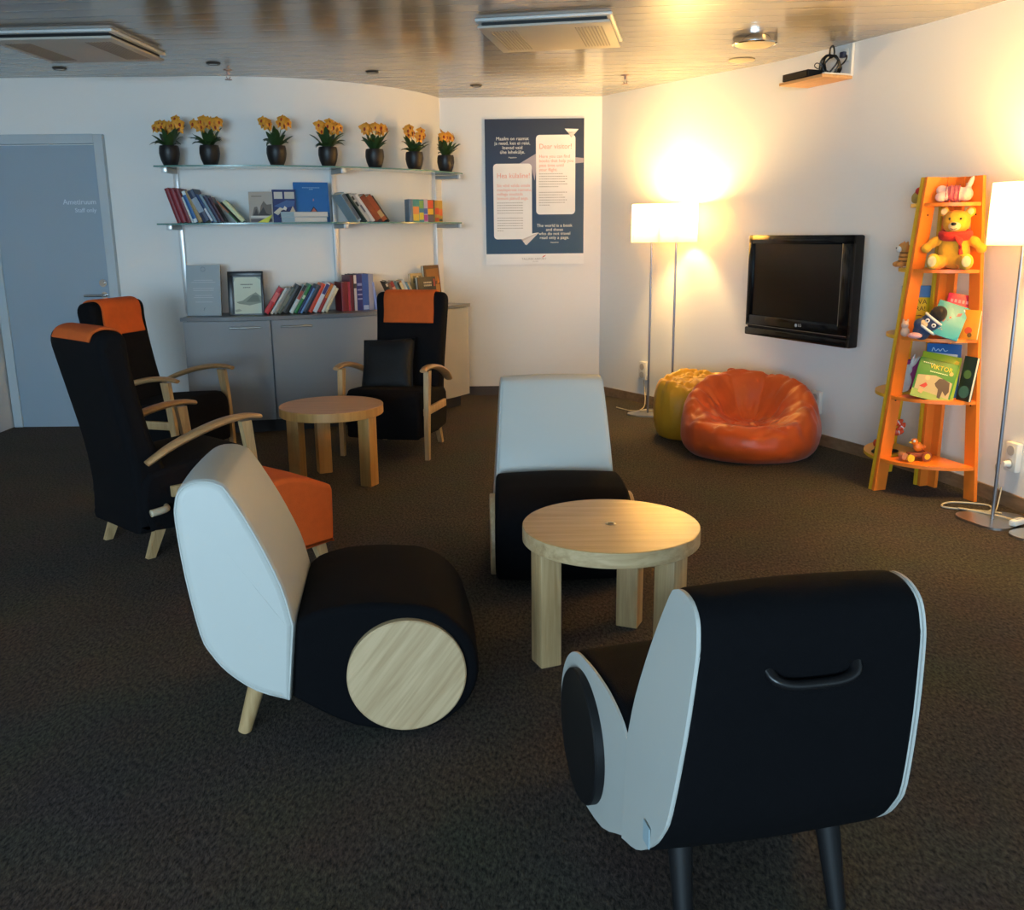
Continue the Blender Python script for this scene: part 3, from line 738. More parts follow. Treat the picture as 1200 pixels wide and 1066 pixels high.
for k in range(2):
    o = thing('book', ['white book lying flat, upper of two stacked before the blue book', 'white book lying flat, lower of two stacked before the blue book'][k], 'book', (0, 0, 0), 0, 'white books stacked flat on the lower glass shelf')
    w = .33 - .01 * k; zz = .036 * (1 - k)
    boxo('cover', (w / 2, .06, .0345), (w, .13, .002), pm('c8ccce'), o); boxo('cover', (w / 2, .06, .0015), (w, .13, .002), pm('c8ccce'), o); boxo('page_block', (w / 2, .06, .018), (w - .006, .124, .029), pm('cfc8bd'), o)
    boxo('spine_label', (.045, -.0052, .018), (.09, .0012, .033), pm('8fa8b4'), o)
    t_ = tpx(330 if k == 0 else 330.5, 262, .27); place(o, t_, .275, Z2 + zz)

# things on the cabinet
CZ = CABZ + .001
def cert(o, w, h):
    bm = bmesh.new()
    for zz, ws_ in ((.70, .55), (.66, .7), (.54, .62), (.50, .6), (.40, .5), (.36, .58), (.27, .5)):
        box(bm, (w * .5, -.0008, h * zz), (w * ws_, .0006, .003))
    fin('fine_print', bm, pm('c6ccd0'), o)
    bm = bmesh.new(); tube(bm, [(w * .5 + .016 * math.cos(a), -.001, h * .915 + .016 * math.sin(a)) for a in [2 * PI * i / 16 for i in range(16)]], .0014, 6, True); fin('emblem', bm, pm('5c6c76'), o)
    bm = bmesh.new(); tube(bm, [(w * .5, -.001, h * .14), (w * .53, -.001, h * .16), (w * .49, -.001, h * .10)], .0014, 6); fin('signature', bm, pm('5c6c76'), o)
facing('certificate', 'grey printed certificate board propped on the cabinet', 'certificate', '9aa8b0', .245, .36, .022, 219.5, 366, .25, CZ, 9, [], cert, page=False)
def pic(o, w, h):
    flat_art(o, w, h, -.004, [('ccd6c4', [(.17, .03), (.93, .03), (.93, .87), (.17, .87)]), ('8c988a', [(.22, .30), (.4, .33), (.6, .44), (.78, .52), (.93, .42), (.93, .28), (.6, .22), (.3, .26)]), ('707c70', [(.5, .30), (.7, .46), (.85, .44), (.9, .3)]),
         ('a4aea0', [(.2, .06), (.38, .10), (.3, .14), (.18, .12)]), ('a4aea0', [(.17, .74), (.22, .85), (.3, .87), (.17, .87)]), ('98a496', [(.80, .87), (.93, .80), (.93, .87)])])
    bm = bmesh.new()
    for i in range(8): box(bm, (w * (.38 + .043 * i), -.0075, h * .70), (w * .03, .0006, h * .022))
    for i in range(5): box(bm, (w * (.45 + .043 * i), -.0075, h * .63), (w * .03, .0006, h * .018))
    fin('title_line', bm, pm('4c5650'), o)
    fr_ = bmesh.new()
    for c, s_ in (((w * .5, -.003, h * .95), (w, .014, h * .1)), ((w * .07, -.003, h * .5), (w * .14, .014, h)), ((w * .975, -.003, h * .5), (w * .05, .014, h))): box(fr_, c, s_, .002)
    fin('frame', fr_, pm('1c2026', .3), o, ang=35)
facing('framed_picture', 'black framed picture of a tree landscape leaning on the wall', 'picture', '2c3238', .25, .31, .02, 268.5, 365, .25, CZ, 8, [], pic, page=False)
G4 = 'books leaning right on the grey cabinet'
s = tpx(309, 365, .26)
row(s, CZ, .27, [
 ('red book leaning at the left end of the row on cabinet', 'b4202c', .030, .215, 33, ((.45, .8, 'd86a68'),)),
 ('thin white book next to the red end book on cabinet', 'd0d4d0', .014, .215, 33),
 ('grey beige book leaning third in the row on the cabinet', '8e8c84', .018, .212, 33),
 ('olive grey book leaning left of the thick black one', '5c6052', .020, .212, 33, ((.3, .7, '74786a'),)),
 ('thick black book leaning in the row on the cabinet', '1e1e20', .034, .225, 31),
 ('book with a red top and pale lower spine beside the thick black one', 'c4d2d0', .022, .225, 31, ((.5, .8, 'a84a3c'), (.8, 1, '2c2c2c'))),
 ('green book leaning between the red topped and navy ones', '2c7a44', .018, .235, 31, ((.5, .62, 'c0dcc4'),)),
 ('thin navy book right beside the green one on cabinet', '1e2c5c', .012, .22, 31),
 ('light blue book leaning in the middle of the cabinet row', '6a90c0', .012, .205, 31),
 ('dark slate book just left of the orange red one', '2c3444', .026, .222, 31),
 ('bright orange red book leaning on the cabinet', 'cc4428', .022, .232, 29),
 ('white book with navy pattern at the top of its spine', 'd4d6dc', .024, .235, 29, ((.62, .96, '3c3c74'),)),
 ('dark red book with an orange top half in the row', '9c2420', .018, .230, 29, ((.5, .97, 'd07a30'),)),
 ('cream white book second last of the leaning row', 'd8d6c6', .016, .215, 29),
 ('cream beige book last of the leaning row, before maroon volumes', 'c8c0a0', .018, .195, 29),
], G4, 1.27)
G5 = 'upright thick books in the middle of the grey cabinet'
s = tpx(402, 364, .26)
row(s, CZ, .245, [
 ('thick dark red volume standing upright behind the leaning cream books', '6c1424', .046, .215, 0),
 ('crimson book standing upright between two dark red volumes', 'a41c3a', .014, .215, 0),
 ('dark maroon book upright beside the white striped one', '5c1a2a', .024, .262, 0),
 ('black book with white spine patches beside the navy volume', '22222a', .022, .268, 0, ((.0, .62, 'b4aeb0'), (.75, .98, 'c8c4c0'))),
 ('thick navy volume with pale lettering on its spine', '16246a', .040, .270, 0, ((.3, .34, '7c86b8'), (.42, .46, '7c86b8'), (.55, .59, '7c86b8'), (.68, .75, '7c86b8'))),
 ('royal blue volume with a white band at its foot', '24509c', .046, .268, 0, ((.02, .14, '98b0d4'),)),
 ('grey lilac volume right of the royal blue one', '8e90a4', .036, .268, 0),
 ('pale blue book leaning left at the end of the upright volumes', '7c94d4', .022, .205, -9, (), .012),
], G5, 1.12)
G6 = 'books leaning left behind the armchair headrest on the cabinet'
s = tpx(464, 372, .26)
row(s, CZ, .27, [
 ('black book with pale dots, first behind the armchair headrest', '181416', .016, .225, -24, ((.2, .25, 'c8b8a4'), (.4, .45, 'c8b8a4'), (.6, .65, 'c8b8a4'), (.8, .9, 'c8b8a4'))),
 ('brown book with a white lower spine beside the dotted black one', '6c4434', .018, .205, -24, ((.1, .6, 'b4a898'),)),
 ('dark red book with two pale spots behind the armchair', '8c2420', .024, .215, -24, ((.4, .5, 'd0a088'), (.7, .8, 'c88878'))),
 ('grey teal book behind the armchair, right of the dark red one', '5c7478', .022, .215, -24),
 ('black topped teal book second of the teal pair', '487074', .016, .21, -24, ((.6, .98, '1c1c1c'),)),
 ('tan book with cream top half behind the armchair', 'a4703c', .022, .215, -24, ((.5, .95, 'e0cc98'),)),
 ('white book with pale blue tint behind the armchair', 'c4ccd0', .020, .225, -24),
 ('mid blue book behind the armchair beside the white one', '54809c', .018, .205, -24),
 ('thin cream book last of the leaning group behind the armchair', 'c4b088', .014, .20, -24),
], G6, 1.2, R(-20))
def dark_title(o, w, h):
    bm = bmesh.new()
    for zz in (.80, .70):
        for i in range(6): box(bm, (w * (.34 + .075 * i), -.0028, h * zz), (w * .055, .0006, h * .06))
    fin('title_line', bm, pm('c0b49c'), o)
facing('book', 'tall brown book with gold scene, tallest at the right cabinet end', 'book', '5c3c18', .19, .31, .03, 502, 366, .16, CZ, 7,
       [('8c5c24', [(.12, .55), (.92, .6), (.95, .92), (.12, .9)]), ('a87838', [(.05, .1), (.9, .1), (.95, .5), (.05, .5)]), ('e0b068', [(.3, .55), (.38, .72), (.48, .6), (.42, .5)]), ('c87c30', [(.78, .5), (.86, .72), (.94, .55)])])
facing('book', 'cream book with an ornate rim standing behind the dark titled book', 'book', 'a89468', .13, .255, .024, 485, 366, .19, CZ, 7, [('60583c', [(.2, .7), (.9, .7), (.9, .92), (.2, .92)]), ('c8bc98', [(.35, .86), (.6, .92), (.8, .84)])])
facing('book', 'dark book with pale title and crowd picture, shown cover first behind armchair', 'book', '2a2420', .20, .225, .03, 493, 369, .24, CZ, 7,
       [('463c32', [(.05, .05), (.97, .05), (.97, .55), (.05, .55)]), ('a07868', [(.2, .2), (.3, .45), (.4, .3)]), ('b48c74', [(.45, .1), (.6, .4), (.75, .2)]), ('8c5c44', [(.75, .3), (.9, .5), (.95, .2)]), ('c8a08c', [(.5, .18), (.58, .3), (.66, .2)]), ('a04038', [(.86, .66), (.95, .66), (.95, .92), (.86, .92)])], dark_title)

# ------------------------------------------------------------------ television
ty = 6.17; tp = Vector((1.875, 6.15, 1.03))
tdir = Vector((.44, -1.0)).normalized()
tv = thing('television', 'black flat television mounted on the right wall', 'television', (tp.x, tp.y, tp.z), math.atan2(tdir.y, tdir.x))
W_, H_ = .99, .68
TVB = mat('tv_gloss_black', (.006, .006, .006), .12); TVS = mat('tv_screen', (.0025, .0025, .003), .22)
boxo('housing', (0, .03, 0), (W_, .075, H_), BLACK_MATT, tv, .012)
bm = bmesh.new(); zb = -H_ / 2 + .085
for c, s_ in (((0, -.012, H_ / 2 - .028), (W_, .02, .056)), ((-W_ / 2 + .022, -.012, .04), (.044, .02, H_ - .08)), ((W_ / 2 - .045, -.012, .04), (.09, .02, H_ - .08)), ((0, -.012, zb + .02), (W_, .02, .075))): box(bm, c, s_, .004)
fin('bezel', bm, TVB, tv, ang=35)
boxo('screen', (-.02, -.008, .045), (W_ - .12, .004, H_ - .17), TVS, tv)
boxo('speaker_bar', (0, -.014, -H_ / 2 + .03), (W_, .03, .055), TVB, tv, .01)
bm = bmesh.new(); box(bm, (0, -.0235, zb - .012), (W_ - .02, .002, .004)); box(bm, (W_ / 2 - .088, -.0235, .04), (.003, .002, H_ - .18)); fin('trim_line', bm, mat('tv_trim', (.25, .24, .22), .3, .7), tv)
lg = cylo('maker_badge', (.03, -.022, zb + .02), (.03, -.0245, zb + .02), .011, mat('badge_grey', (.45, .45, .45), .3), tv, seg=20)
text('LG', .026, (.05, -.0235, zb + .009), mat('badge_grey', (.45, .45, .45), .3), tv, UPR, 'LEFT', 'lettering', .0006)
boxo('wall_bracket', (0, .11, 0), (.4, .12, .3), BLACK_MATT, tv)

# little wall shelf with set top box
wy = 6.2; wa = wall_ang(wy)
sh = thing('small_wall_shelf', 'small wooden shelf high on the right wall holding a black box', 'shelf', (wall_x(wy), wy, 2.30), wa)
boxo('board', (0, -.12, 0), (.40, .23, .018), wood('shelf_birch', (.55, .28, .10), (.70, .40, .17), 0, .5), sh, .002)
boxo('bracket', (.19, -.012, .1), (.022, .02, .185), WHITEPL, sh); boxo('bracket', (.19, -.12, .014), (.02, .2, .008), WHITEPL, sh)
dv = thing('set_top_box', 'flat black box lying on the small wall shelf', 'electronic device', (wall_x(wy) , wy, 2.31), wa)
boxo('case', (-.05, -.155, .0225), (.24, .16, .043), BLACK_MATT, dv, .004); boxo('front_panel', (-.05, -.2362, .0225), (.22, .003, .03), BLACK_PL, dv)
cl = bmesh.new()
rnd = random.Random(3)
for k in range(5):
    c = Vector((.115, -.10 + rnd.uniform(-.03, .03), .065)); a0 = rnd.uniform(0, 3)
    pts = [c + Vector((.052 * math.cos(x) * rnd.uniform(.85, 1.1), .03 * math.sin(x + a0), .055 * math.sin(x))) for x in [2 * PI * i / 14 for i in range(14)]]
    tube(cl, catmull(pts, 3, True), .006, 6, True)
tube(cl, catmull([(.10, -.1, .11), (.11, -.11, .16), (.125, -.1, .17), (.135, -.1, .12)], 5, True), .0055, 6, True)
tube(cl, catmull([(.15, -.1, .03), (.175, -.06, .07), (.165, -.03, .10), (.155, -.02, .12)], 6), .005, 6)
tube(cl, catmull([(.06, -.12, .07), (.02, -.13, .09), (.0, -.13, .075), (.03, -.12, .055)], 5, True), .003, 6, True)
o = fin('power_cable', cl, BLACK_PL, None, smooth=True); o.location = (wall_x(wy), wy, 2.311); o.rotation_euler = (0, 0, wa); props(o, 'bundled black cable heaped beside the black box on the wall shelf', 'cable')
sk = thing('wall_socket', 'white wall socket high up behind the small wall shelf', 'socket', (wall_x(wy), wy, 2.42), wa)
boxo('plate', (.135, -.012, .015), (.075, .02, .075), WHITEPL, sk, .004); boxo('plug', (.135, -.032, .015), (.035, .03, .035), mat('blue_black_plug', (.02, .03, .07), .4), sk, .006)

# wall sockets low on the right wall
def socket(u, v, z, label, two=True, plug=False):
    d = ray(u, v); k = 2
    while True:
        p = Vector((d.x * k, d.y * k, CAMZ + d.z * k))
        if p.x >= wall_x(p.y) - .02: break
        k += .003
    a = wall_ang(p.y)
    s_ = thing('wall_socket', label, 'socket', (wall_x(p.y), p.y, p.z), a, 'white double sockets low on the right wall')
    boxo('plate', (0, -.02, 0), (.085, .035, .15), WHITEPL, s_, .006)
    for q in (-1, 1):
        bm = bmesh.new(); cyl(bm, (0, -.036, q * .034), (0, -.0395, q * .034), .026, seg=24); fin('outlet', bm, mat('socket_shadow', (.45, .43, .40), .4), s_, ang=40)
    if plug:
        o = cylo('plug', (0, -.039, -.034), (0, -.075, -.034), .018, WHITEPL, s_, .014, 16)
    return p
socket(753.5, 434, 0, 'white double socket behind the left pair of floor lamps'); socket(956, 471, 0, 'white double socket right of the orange beanbag')
sp3 = socket(1187, 535, 0, 'white double socket with a plug near the right edge, behind lamp pole', True, True)

# ------------------------------------------------------------------ wheel sided lounge chairs
CW = .56
BP = [(-.328, .128), (-.42, .163), (-.494, .222), (-.537, .28), (-.563, .34), (-.592, .51), (-.606, .66), (-.604, .71), (-.590, .752), (-.556, .775), (-.515, .779), (-.484, .770), (-.456, .745), (-.387, .613), (-.329, .47), (-.306, .37), (-.303, .352)]
bprof = [(p[0], p[1] * .985) for p in catmull([(x, z, 0) for x, z in BP], 3)]
def seat_prof():
    pts = [(-.324, .128), (-.25, .078), (-.15, .025)]
    for k in range(13):
        a = R(-100 + 190 * k / 12)
        pts.append((.206 * math.cos(a), .19 + (.203 if a > 0 else .189) * math.sin(a)))
    pts += [(-.06, .399), (-.12, .400), (-.18, .397), (-.24, .385), (-.275, .372)]
    return [tuple(p[:2]) for p in catmull([(x, z, 0) for x, z in pts], 2)] + [(-.299, .352)]
sprof = seat_prof()
def tap(z): return 1 - .17 * (z - .12) / .64
def taper(bm):
    for v in bm.verts: v.co.y *= tap(v.co.z)
def taper_seat(bm):
    for v in bm.verts:
        v.co.y *= 1 - .062 * (.21 - v.co.x) / .51
def lounge_chair(label, loc, rz, kind):
    t = thing('lounge_chair', label, 'chair', loc, rz, 'low lounge chairs with wheel shaped sides')
    pale = kind == 'pale'; w = CW / 2 if pale else .26
    bmat_ = WHITE_VINYL if pale else BLACK_FAB
    bm = bmesh.new(); extrude_prof(bm, bprof, -w, w, .022, 4, .006); taper(bm); bk = fin('backrest', bm, bmat_, t, ang=50)
    bm = bmesh.new(); extrude_prof(bm, sprof, -w + .002, w - .002, .022, 4, .008); taper_seat(bm); fin('seat', bm, BLACK_FAB, t, ang=50)
    for s_ in (-1, 1):
        y = s_ * (w + .0005)
        ins = [Vector((p[0], s_ * (w - .0055) * tap(p[1]), p[1])) for p in inset2(bprof, .0065)]
        tubeo('piping', ins, .0028, WHITE_VINYL if pale else WHITE_VINYL, bk, 6, True)
        if not pale:
            for pr, nm in ((bprof, 'side_panel'), (sprof, 'side_panel')):
                bm = bmesh.new(); ip = inset2(pr, .003) if pr is bprof else [Vector((p[0] - (.007 if p[0] < -.29 else 0), p[1])) for p in inset2(pr, .003)]; extrude_prof(bm, ip, y - .004, y + .0022, .0)
                taper(bm) if pr is bprof else taper_seat(bm)
                o = fin(nm, bm, WHITE_VINYL, t); o['label'] = 'white leatherette side panel'
        bm = bmesh.new(); rr = .168 if pale else .165
        prof = [(0, -.012), (rr, -.012), (rr, .012), (rr - .004, .016), (0, .016)]
        lathe(bm, prof, 72); mt = Matrix.Rotation(-s_ * PI / 2, 4, 'X')
        bmesh.ops.transform(bm, matrix=mt, verts=bm.verts[:]); dsc = fin('side_disc', bm, OAKD if pale else BLACK_MATT, t, ang=40); dsc.location = (0, s_ * (w - .002), .188); dsc.rotation_euler = (0, R(-52), 0)
        yy = s_ * (w - .095)
        cylo('leg', (-.475, yy * 1.04, 0), (-.415, yy, .19), .019, OAKZ if pale else BLACK_MATT, t, .027, 20)
    if not pale:
        h_ = thing('x', 'x', 'x'); bpy.data.objects.remove(h_)
        bm = bmesh.new(); zc = .635
        pts = rrect(-.085, -.026, .085, .026, .025, 6); a = []
        for dx, ins_ in ((-.6065, 0), (-.6085, .003)):
            pp = inset2(pts, ins_); a.append([bm.verts.new((dx, p[0], zc + p[1])) for p in pp])
        N = len(pts)
        for i in range(N): bm.faces.new((a[0][i], a[0][(i + 1) % N], a[1][(i + 1) % N], a[1][i]))
        bm.faces.new(a[1]); fin('handle_recess', bm, mat('recess_black', (.002, .002, .002), .9), t)
        g = tubeo('pull_handle', catmull([(-.603, -.085, zc + .002), (-.618, -.076, zc - .012), (-.623, -.05, zc - .022), (-.624, 0, zc - .024), (-.623, .05, zc - .022), (-.618, .076, zc - .012), (-.603, .085, zc + .002)], 5), .012, BLACK_PL, t, 10, flat=(1, .8))
        bm = bmesh.new(); box(bm, (-.470, w * tap(.235) + .005, .235), (.035, .002, .045)); tg = fin('fabric_tag', bm, pm('9fb4bc'), t)
    return t
lounge_chair('white and black lounge chair with a large oak disc side, facing right', (-.304 - math.sin(R(7)) * CW / 2, 2.42 + math.cos(R(7)) * CW / 2, 0), R(7), 'pale')
lounge_chair('white and black lounge chair behind the oak table, facing the camera', (.20, 3.69, 0), R(-88), 'pale')
lounge_chair('black lounge chair with white side panels and black legs, seen from behind', (.422, 2.135, 0), R(101), 'black')

# ------------------------------------------------------------------ round tables
def round_table(label, loc, rz, topm, rimm, legm, legs, hole):
    t = thing('round_table', label, 'table', loc, rz, 'low round wooden tables on thick legs')
    r, h = .295, .455
    bm = bmesh.new(); lathe(bm, [(0, h - .052), (r - .002, h - .052), (r, h - .050), (r, h - .0025)], 96); fin('rim', bm, rimm, t, ang=40)
    bm = bmesh.new(); lathe(bm, [(r, h - .0025), (r - .0025, h), (0, h)], 96); fin('tabletop', bm, topm, t, ang=40)
    for a in legs:
        bm = bmesh.new(); box(bm, (.238, 0, (h - .05) / 2), (.074, .080, h - .05), .004, seg=2)
        bmesh.ops.transform(bm, matrix=Matrix.Rotation(R(a), 4, 'Z'), verts=bm.verts[:]); fin('leg', bm, legm, t, ang=35)
    if hole:
        latheo('cable_hole', [(0, h + .0004), (.012, h + .0004), (.012, h + .0012), (.0155, h + .0016), (.018, h + .0004)], STEEL, t, 24)
        latheo('hole_shadow', [(0, h + .0012), (.0115, h + .0014)], BLACK_MATT, t, 24)
    return t
round_table('low round oak table in the foreground with a small metal hole', (.327, 2.965, 0), 0, OAKT, OAKX, OAKZ, (203, 66, 318), True)
round_table('low round reddish wood table among the high backed armchairs', (-1.035, 5.27, 0), 0, BEECHX, BEECHZ, BEECHZ, (-25, 165, 116), False)

# ------------------------------------------------------------------ high backed armchairs
def armchair(label, loc, rz):
    """origin on the floor midway between the rear legs; faces +x"""
    t = thing('high_back_armchair', label, 'armchair', loc, rz, 'high backed armchairs with orange headrests')
    # back slab: side profile in x,z
    P_ = [(x_ + .42 * max(0, z_ - .16) * .42, z_ * .99) for x_, z_ in [(0, .118), (-.06, .118), (-.083, .122), (-.092, .14), (-.11, .30), (-.165, .50), (-.245, .72), (-.305, .88), (-.335, .97), (-.325, 1.015), (-.285, 1.03), (-.235, 1.022), (-.205, .985), (-.185, .90), (-.13, .74), (-.05, .54), (.02, .40), (.06, .30), (.078, .14), (.07, .12), (.05, .118)]]
    pr = [tuple(p[:2]) for p in catmull([(x, z, 0) for x, z in P_], 3, True)]
    bm = bmesh.new(); extrude_prof(bm, pr, -.245, .245, .035, 4, .0)
    for v in bm.verts:            # slight waist, fuller at head height
        k = max(0, min(1, (v.co.z - .45) / .5)); v.co.y *= .94 + .06 * k
    fin('backrest', bm, BLACK_FAB2, t, ang=60)
    S_ = [(-.04, .13), (.3, .125), (.47, .13), (.495, .15), (.50, .33), (.49, .395), (.46, .425), (.42, .435), (.2, .42), (.03, .40), (-.06, .36)]
    sp_ = [tuple(p[:2]) for p in catmull([(x, z, 0) for x, z in S_], 2, True)]
    bm = bmesh.new(); extrude_prof(bm, sp_, -.252, .252, .025, 3, .004); fin('seat', bm, BLACK_FAB2, t, ang=60)
    # headrest cover: a cloth over the crest, front flap longer
    F_ = [(-.344, .985), (-.338, 1.006), (-.327, 1.024), (-.287, 1.037), (-.232, 1.029), (-.199, .99), (-.178, .90), (-.148, .825)]
    ff = catmull([(x + .42 * max(0, z - .16) * .42, 0, z * .99) for x, z in F_], 4)
    bm = bmesh.new(); cols = []
    for i, p in enumerate(ff):
        hw = .178; cols.append([bm.verts.new((p.x + .004 * math.sin(PI * k / 8) * (1 if p.x > -.26 else -1), -hw + 2 * hw * k / 8, p.z + .002)) for k in range(9)])
    for a, b in zip(cols, cols[1:]):
        for k in range(8): bm.faces.new((a[k], a[k + 1], b[k + 1], b[k]))
    o = fin('headrest_cover', bm, ORANGE_FAB, t, smooth=True); o['label'] = 'orange fabric headrest cover'
    md = o.modifiers.new('s', 'SOLIDIFY'); md.thickness = .012; md.offset = 0
    md = o.modifiers.new('b', 'BEVEL'); md.width = .004; md.segments = 2
    for s_ in (-1, 1):
        y = s_ * .292
        # armrest: bent wood arch
        pts = catmull([(-.05, y * .93, .445), (.06, y * .97, .503), (.20, y, .552), (.33, y, .580), (.44, y, .586), (.515, y * 1.0, .574)], 6)
        rr = [.022 + .014 * math.sin(PI * min(1, i / (len(pts) - 1) * .9 + .1)) for i in range(len(pts))]
        tubeo('armrest', pts, rr, ARMW, t, 12, flat=(1, .48))
        bm = bmesh.new()         # front leg runs from floor to armrest, splayed slightly
        pts = [(.475, y, 0), (.468, y, .2), (.452, y, .40), (.432, y, .565)]; ww = [(.030, .020), (.036, .022), (.043, .024), (.052, .025)]; rings = []
        for p, (a, b) in zip(pts, ww): rings.append([bm.verts.new((p[0] + sx * a / 2, p[1] + sy * b / 2 * 1.4, p[2])) for sx, sy in ((-1, -1), (1, -1), (1, 1), (-1, 1))])
        for a, b in zip(rings, rings[1:]):
            for k in range(4): bm.faces.new((a[k], a[(k + 1) % 4], b[(k + 1) % 4], b[k]))
        bm.faces.new(rings[0][::-1]); bm.faces.new(rings[-1]); fin('front_leg', bm, OAKZ, t)
        bm = bmesh.new(); rings = []
        for (x, z, a, b) in ((-.045, 0, .035, .03), (.03, .17, .055, .034)): rings.append([bm.verts.new((x + sx * a / 2, s_ * .205 + sy * b / 2, z)) for sx, sy in ((-1, -1), (1, -1), (1, 1), (-1, 1))])
        for k in range(4): bm.faces.new((rings[0][k], rings[0][(k + 1) % 4], rings[1][(k + 1) % 4], rings[1][k]))
        bm.faces.new(rings[0][::-1]); bm.faces.new(rings[1]); fin('rear_leg', bm, OAKZ, t)
        # side rail that carries seat between the arms
        boxo('side_rail', (.25, s_ * .272, .30), (.40, .022, .05), OAKZ, t, .004)
    # wooden lever on the right side
    bm = bmesh.new(); tube(bm, catmull([(.03, -.25, .235), (.01, -.29, .235), (-.02, -.305, .235), (-.07, -.305, .232)], 5), [.012] * 4 + [.016] * 12, 10); fin('recline_lever', bm, mat('pale_lever', (.62, .52, .36), .5), t, smooth=True)
    return t
ch = armchair('black high backed armchair nearest the camera, seen from behind, with orange headrest', (-1.75, 4.13, 0), R(48))
dup(ch, (-2.37, 5.83, 0), R(-16), 'black high backed armchair in front of the door, headrest facing the bookshelf')
ac3 = dup(ch, (-.70, 6.30, 0), R(-104.5), 'black high backed armchair before the cabinet with a black cushion on its seat')
# cushion on the third
t = thing('scatter_cushion', 'square black satin cushion leaning on the armchair before the cabinet', 'cushion', (0, 0, 0))
bm = bmesh.new(); n = 14; S = .36
gridT = {}; 
for sgn in (1, -1):
    for i in range(n + 1):
        for j in range(n + 1):
            a, b = i / n * 2 - 1, j / n * 2 - 1
            edge = max(abs(a), abs(b)) >= 1
            pin = 1 - .06 * (1 - a * a) * (abs(b) > .5) - 0
            zz = .055 * ((1 - a ** 4) * (1 - b ** 4)) ** .55
            x = a * S / 2 * (1 - .05 * (1 - b * b)); y = b * S / 2 * (1 - .05 * (1 - a * a))
            if edge and sgn == -1: continue
            gridT[(sgn, i, j)] = bm.verts.new((x, y, sgn * zz))
for sgn in (1, -1):
    g = lambda i, j: gridT.get((sgn, i, j)) or gridT[(1, i, j)]
    for i in range(n):
        for j in range(n): bm.faces.new((g(i, j), g(i + 1, j), g(i + 1, j + 1), g(i, j + 1)))
fin('cover', bm, mat('black_satin_cloth', (.004, .0042, .005), .7, bump=(60, .25)), t, smooth=True)
bm = bmesh.new(); tube(bm, [(S / 2 * a, S / 2 * b, 0) for a, b in ((-1, -1), (0, -.95), (1, -1), (.95, 0), (1, 1), (0, .95), (-1, 1), (-.95, 0))], .003, 6, True); fin('seam', bm, BLACK_MATT, t, smooth=True)
mt = ac3.matrix_basis.copy() if False else (Matrix.Translation(ac3.location) @ Matrix.Rotation(ac3.rotation_euler.z, 4, 'Z')) @ Matrix.Translation((.15, -.085, .555)) @ Matrix.Rotation(R(66), 4, 'Y') @ Matrix.Rotation(R(4), 4, 'Z')
t.location = mt.to_translation(); t.rotation_euler = mt.to_euler()

# ------------------------------------------------------------------ orange ottoman
t = thing('footstool', 'orange upholstered footstool on short wooden legs beside the near armchair', 'footstool', (-1.09, 3.833, 0), R(48))
O_ = [(-.23, .10), (0, .095), (.22, .10), (.235, .115), (.242, .30), (.238, .345), (.215, .365), (.1, .412), (0, .43), (-.1, .412), (-.215, .365), (-.238, .345), (-.242, .30), (-.235, .115)]
bm = bmesh.new(); extrude_prof(bm, [tuple(p[:2]) for p in catmull([(x, z, 0) for x, z in O_], 2, True)], -.21, .21, .02, 3, .004); fin('cushion', bm, ORANGE_FAB, t, ang=60)
for sx in (-1, 1):
    for sy in (-1, 1):
        bm = bmesh.new(); rings = []
        for x, y, z, a in ((sx * .205, sy * .165, 0, .036), (sx * .18, sy * .15, .12, .062)): rings.append([bm.verts.new((x + p * a / 2, y + q * .018, z)) for p, q in ((-1, -1), (1, -1), (1, 1), (-1, 1))])
        for k in range(4): bm.faces.new((rings[0][k], rings[0][(k + 1) % 4], rings[1][(k + 1) % 4], rings[1][k]))
        bm.faces.new(rings[0][::-1]); bm.faces.new(rings[1]); fin('leg', bm, OAKZ, t)

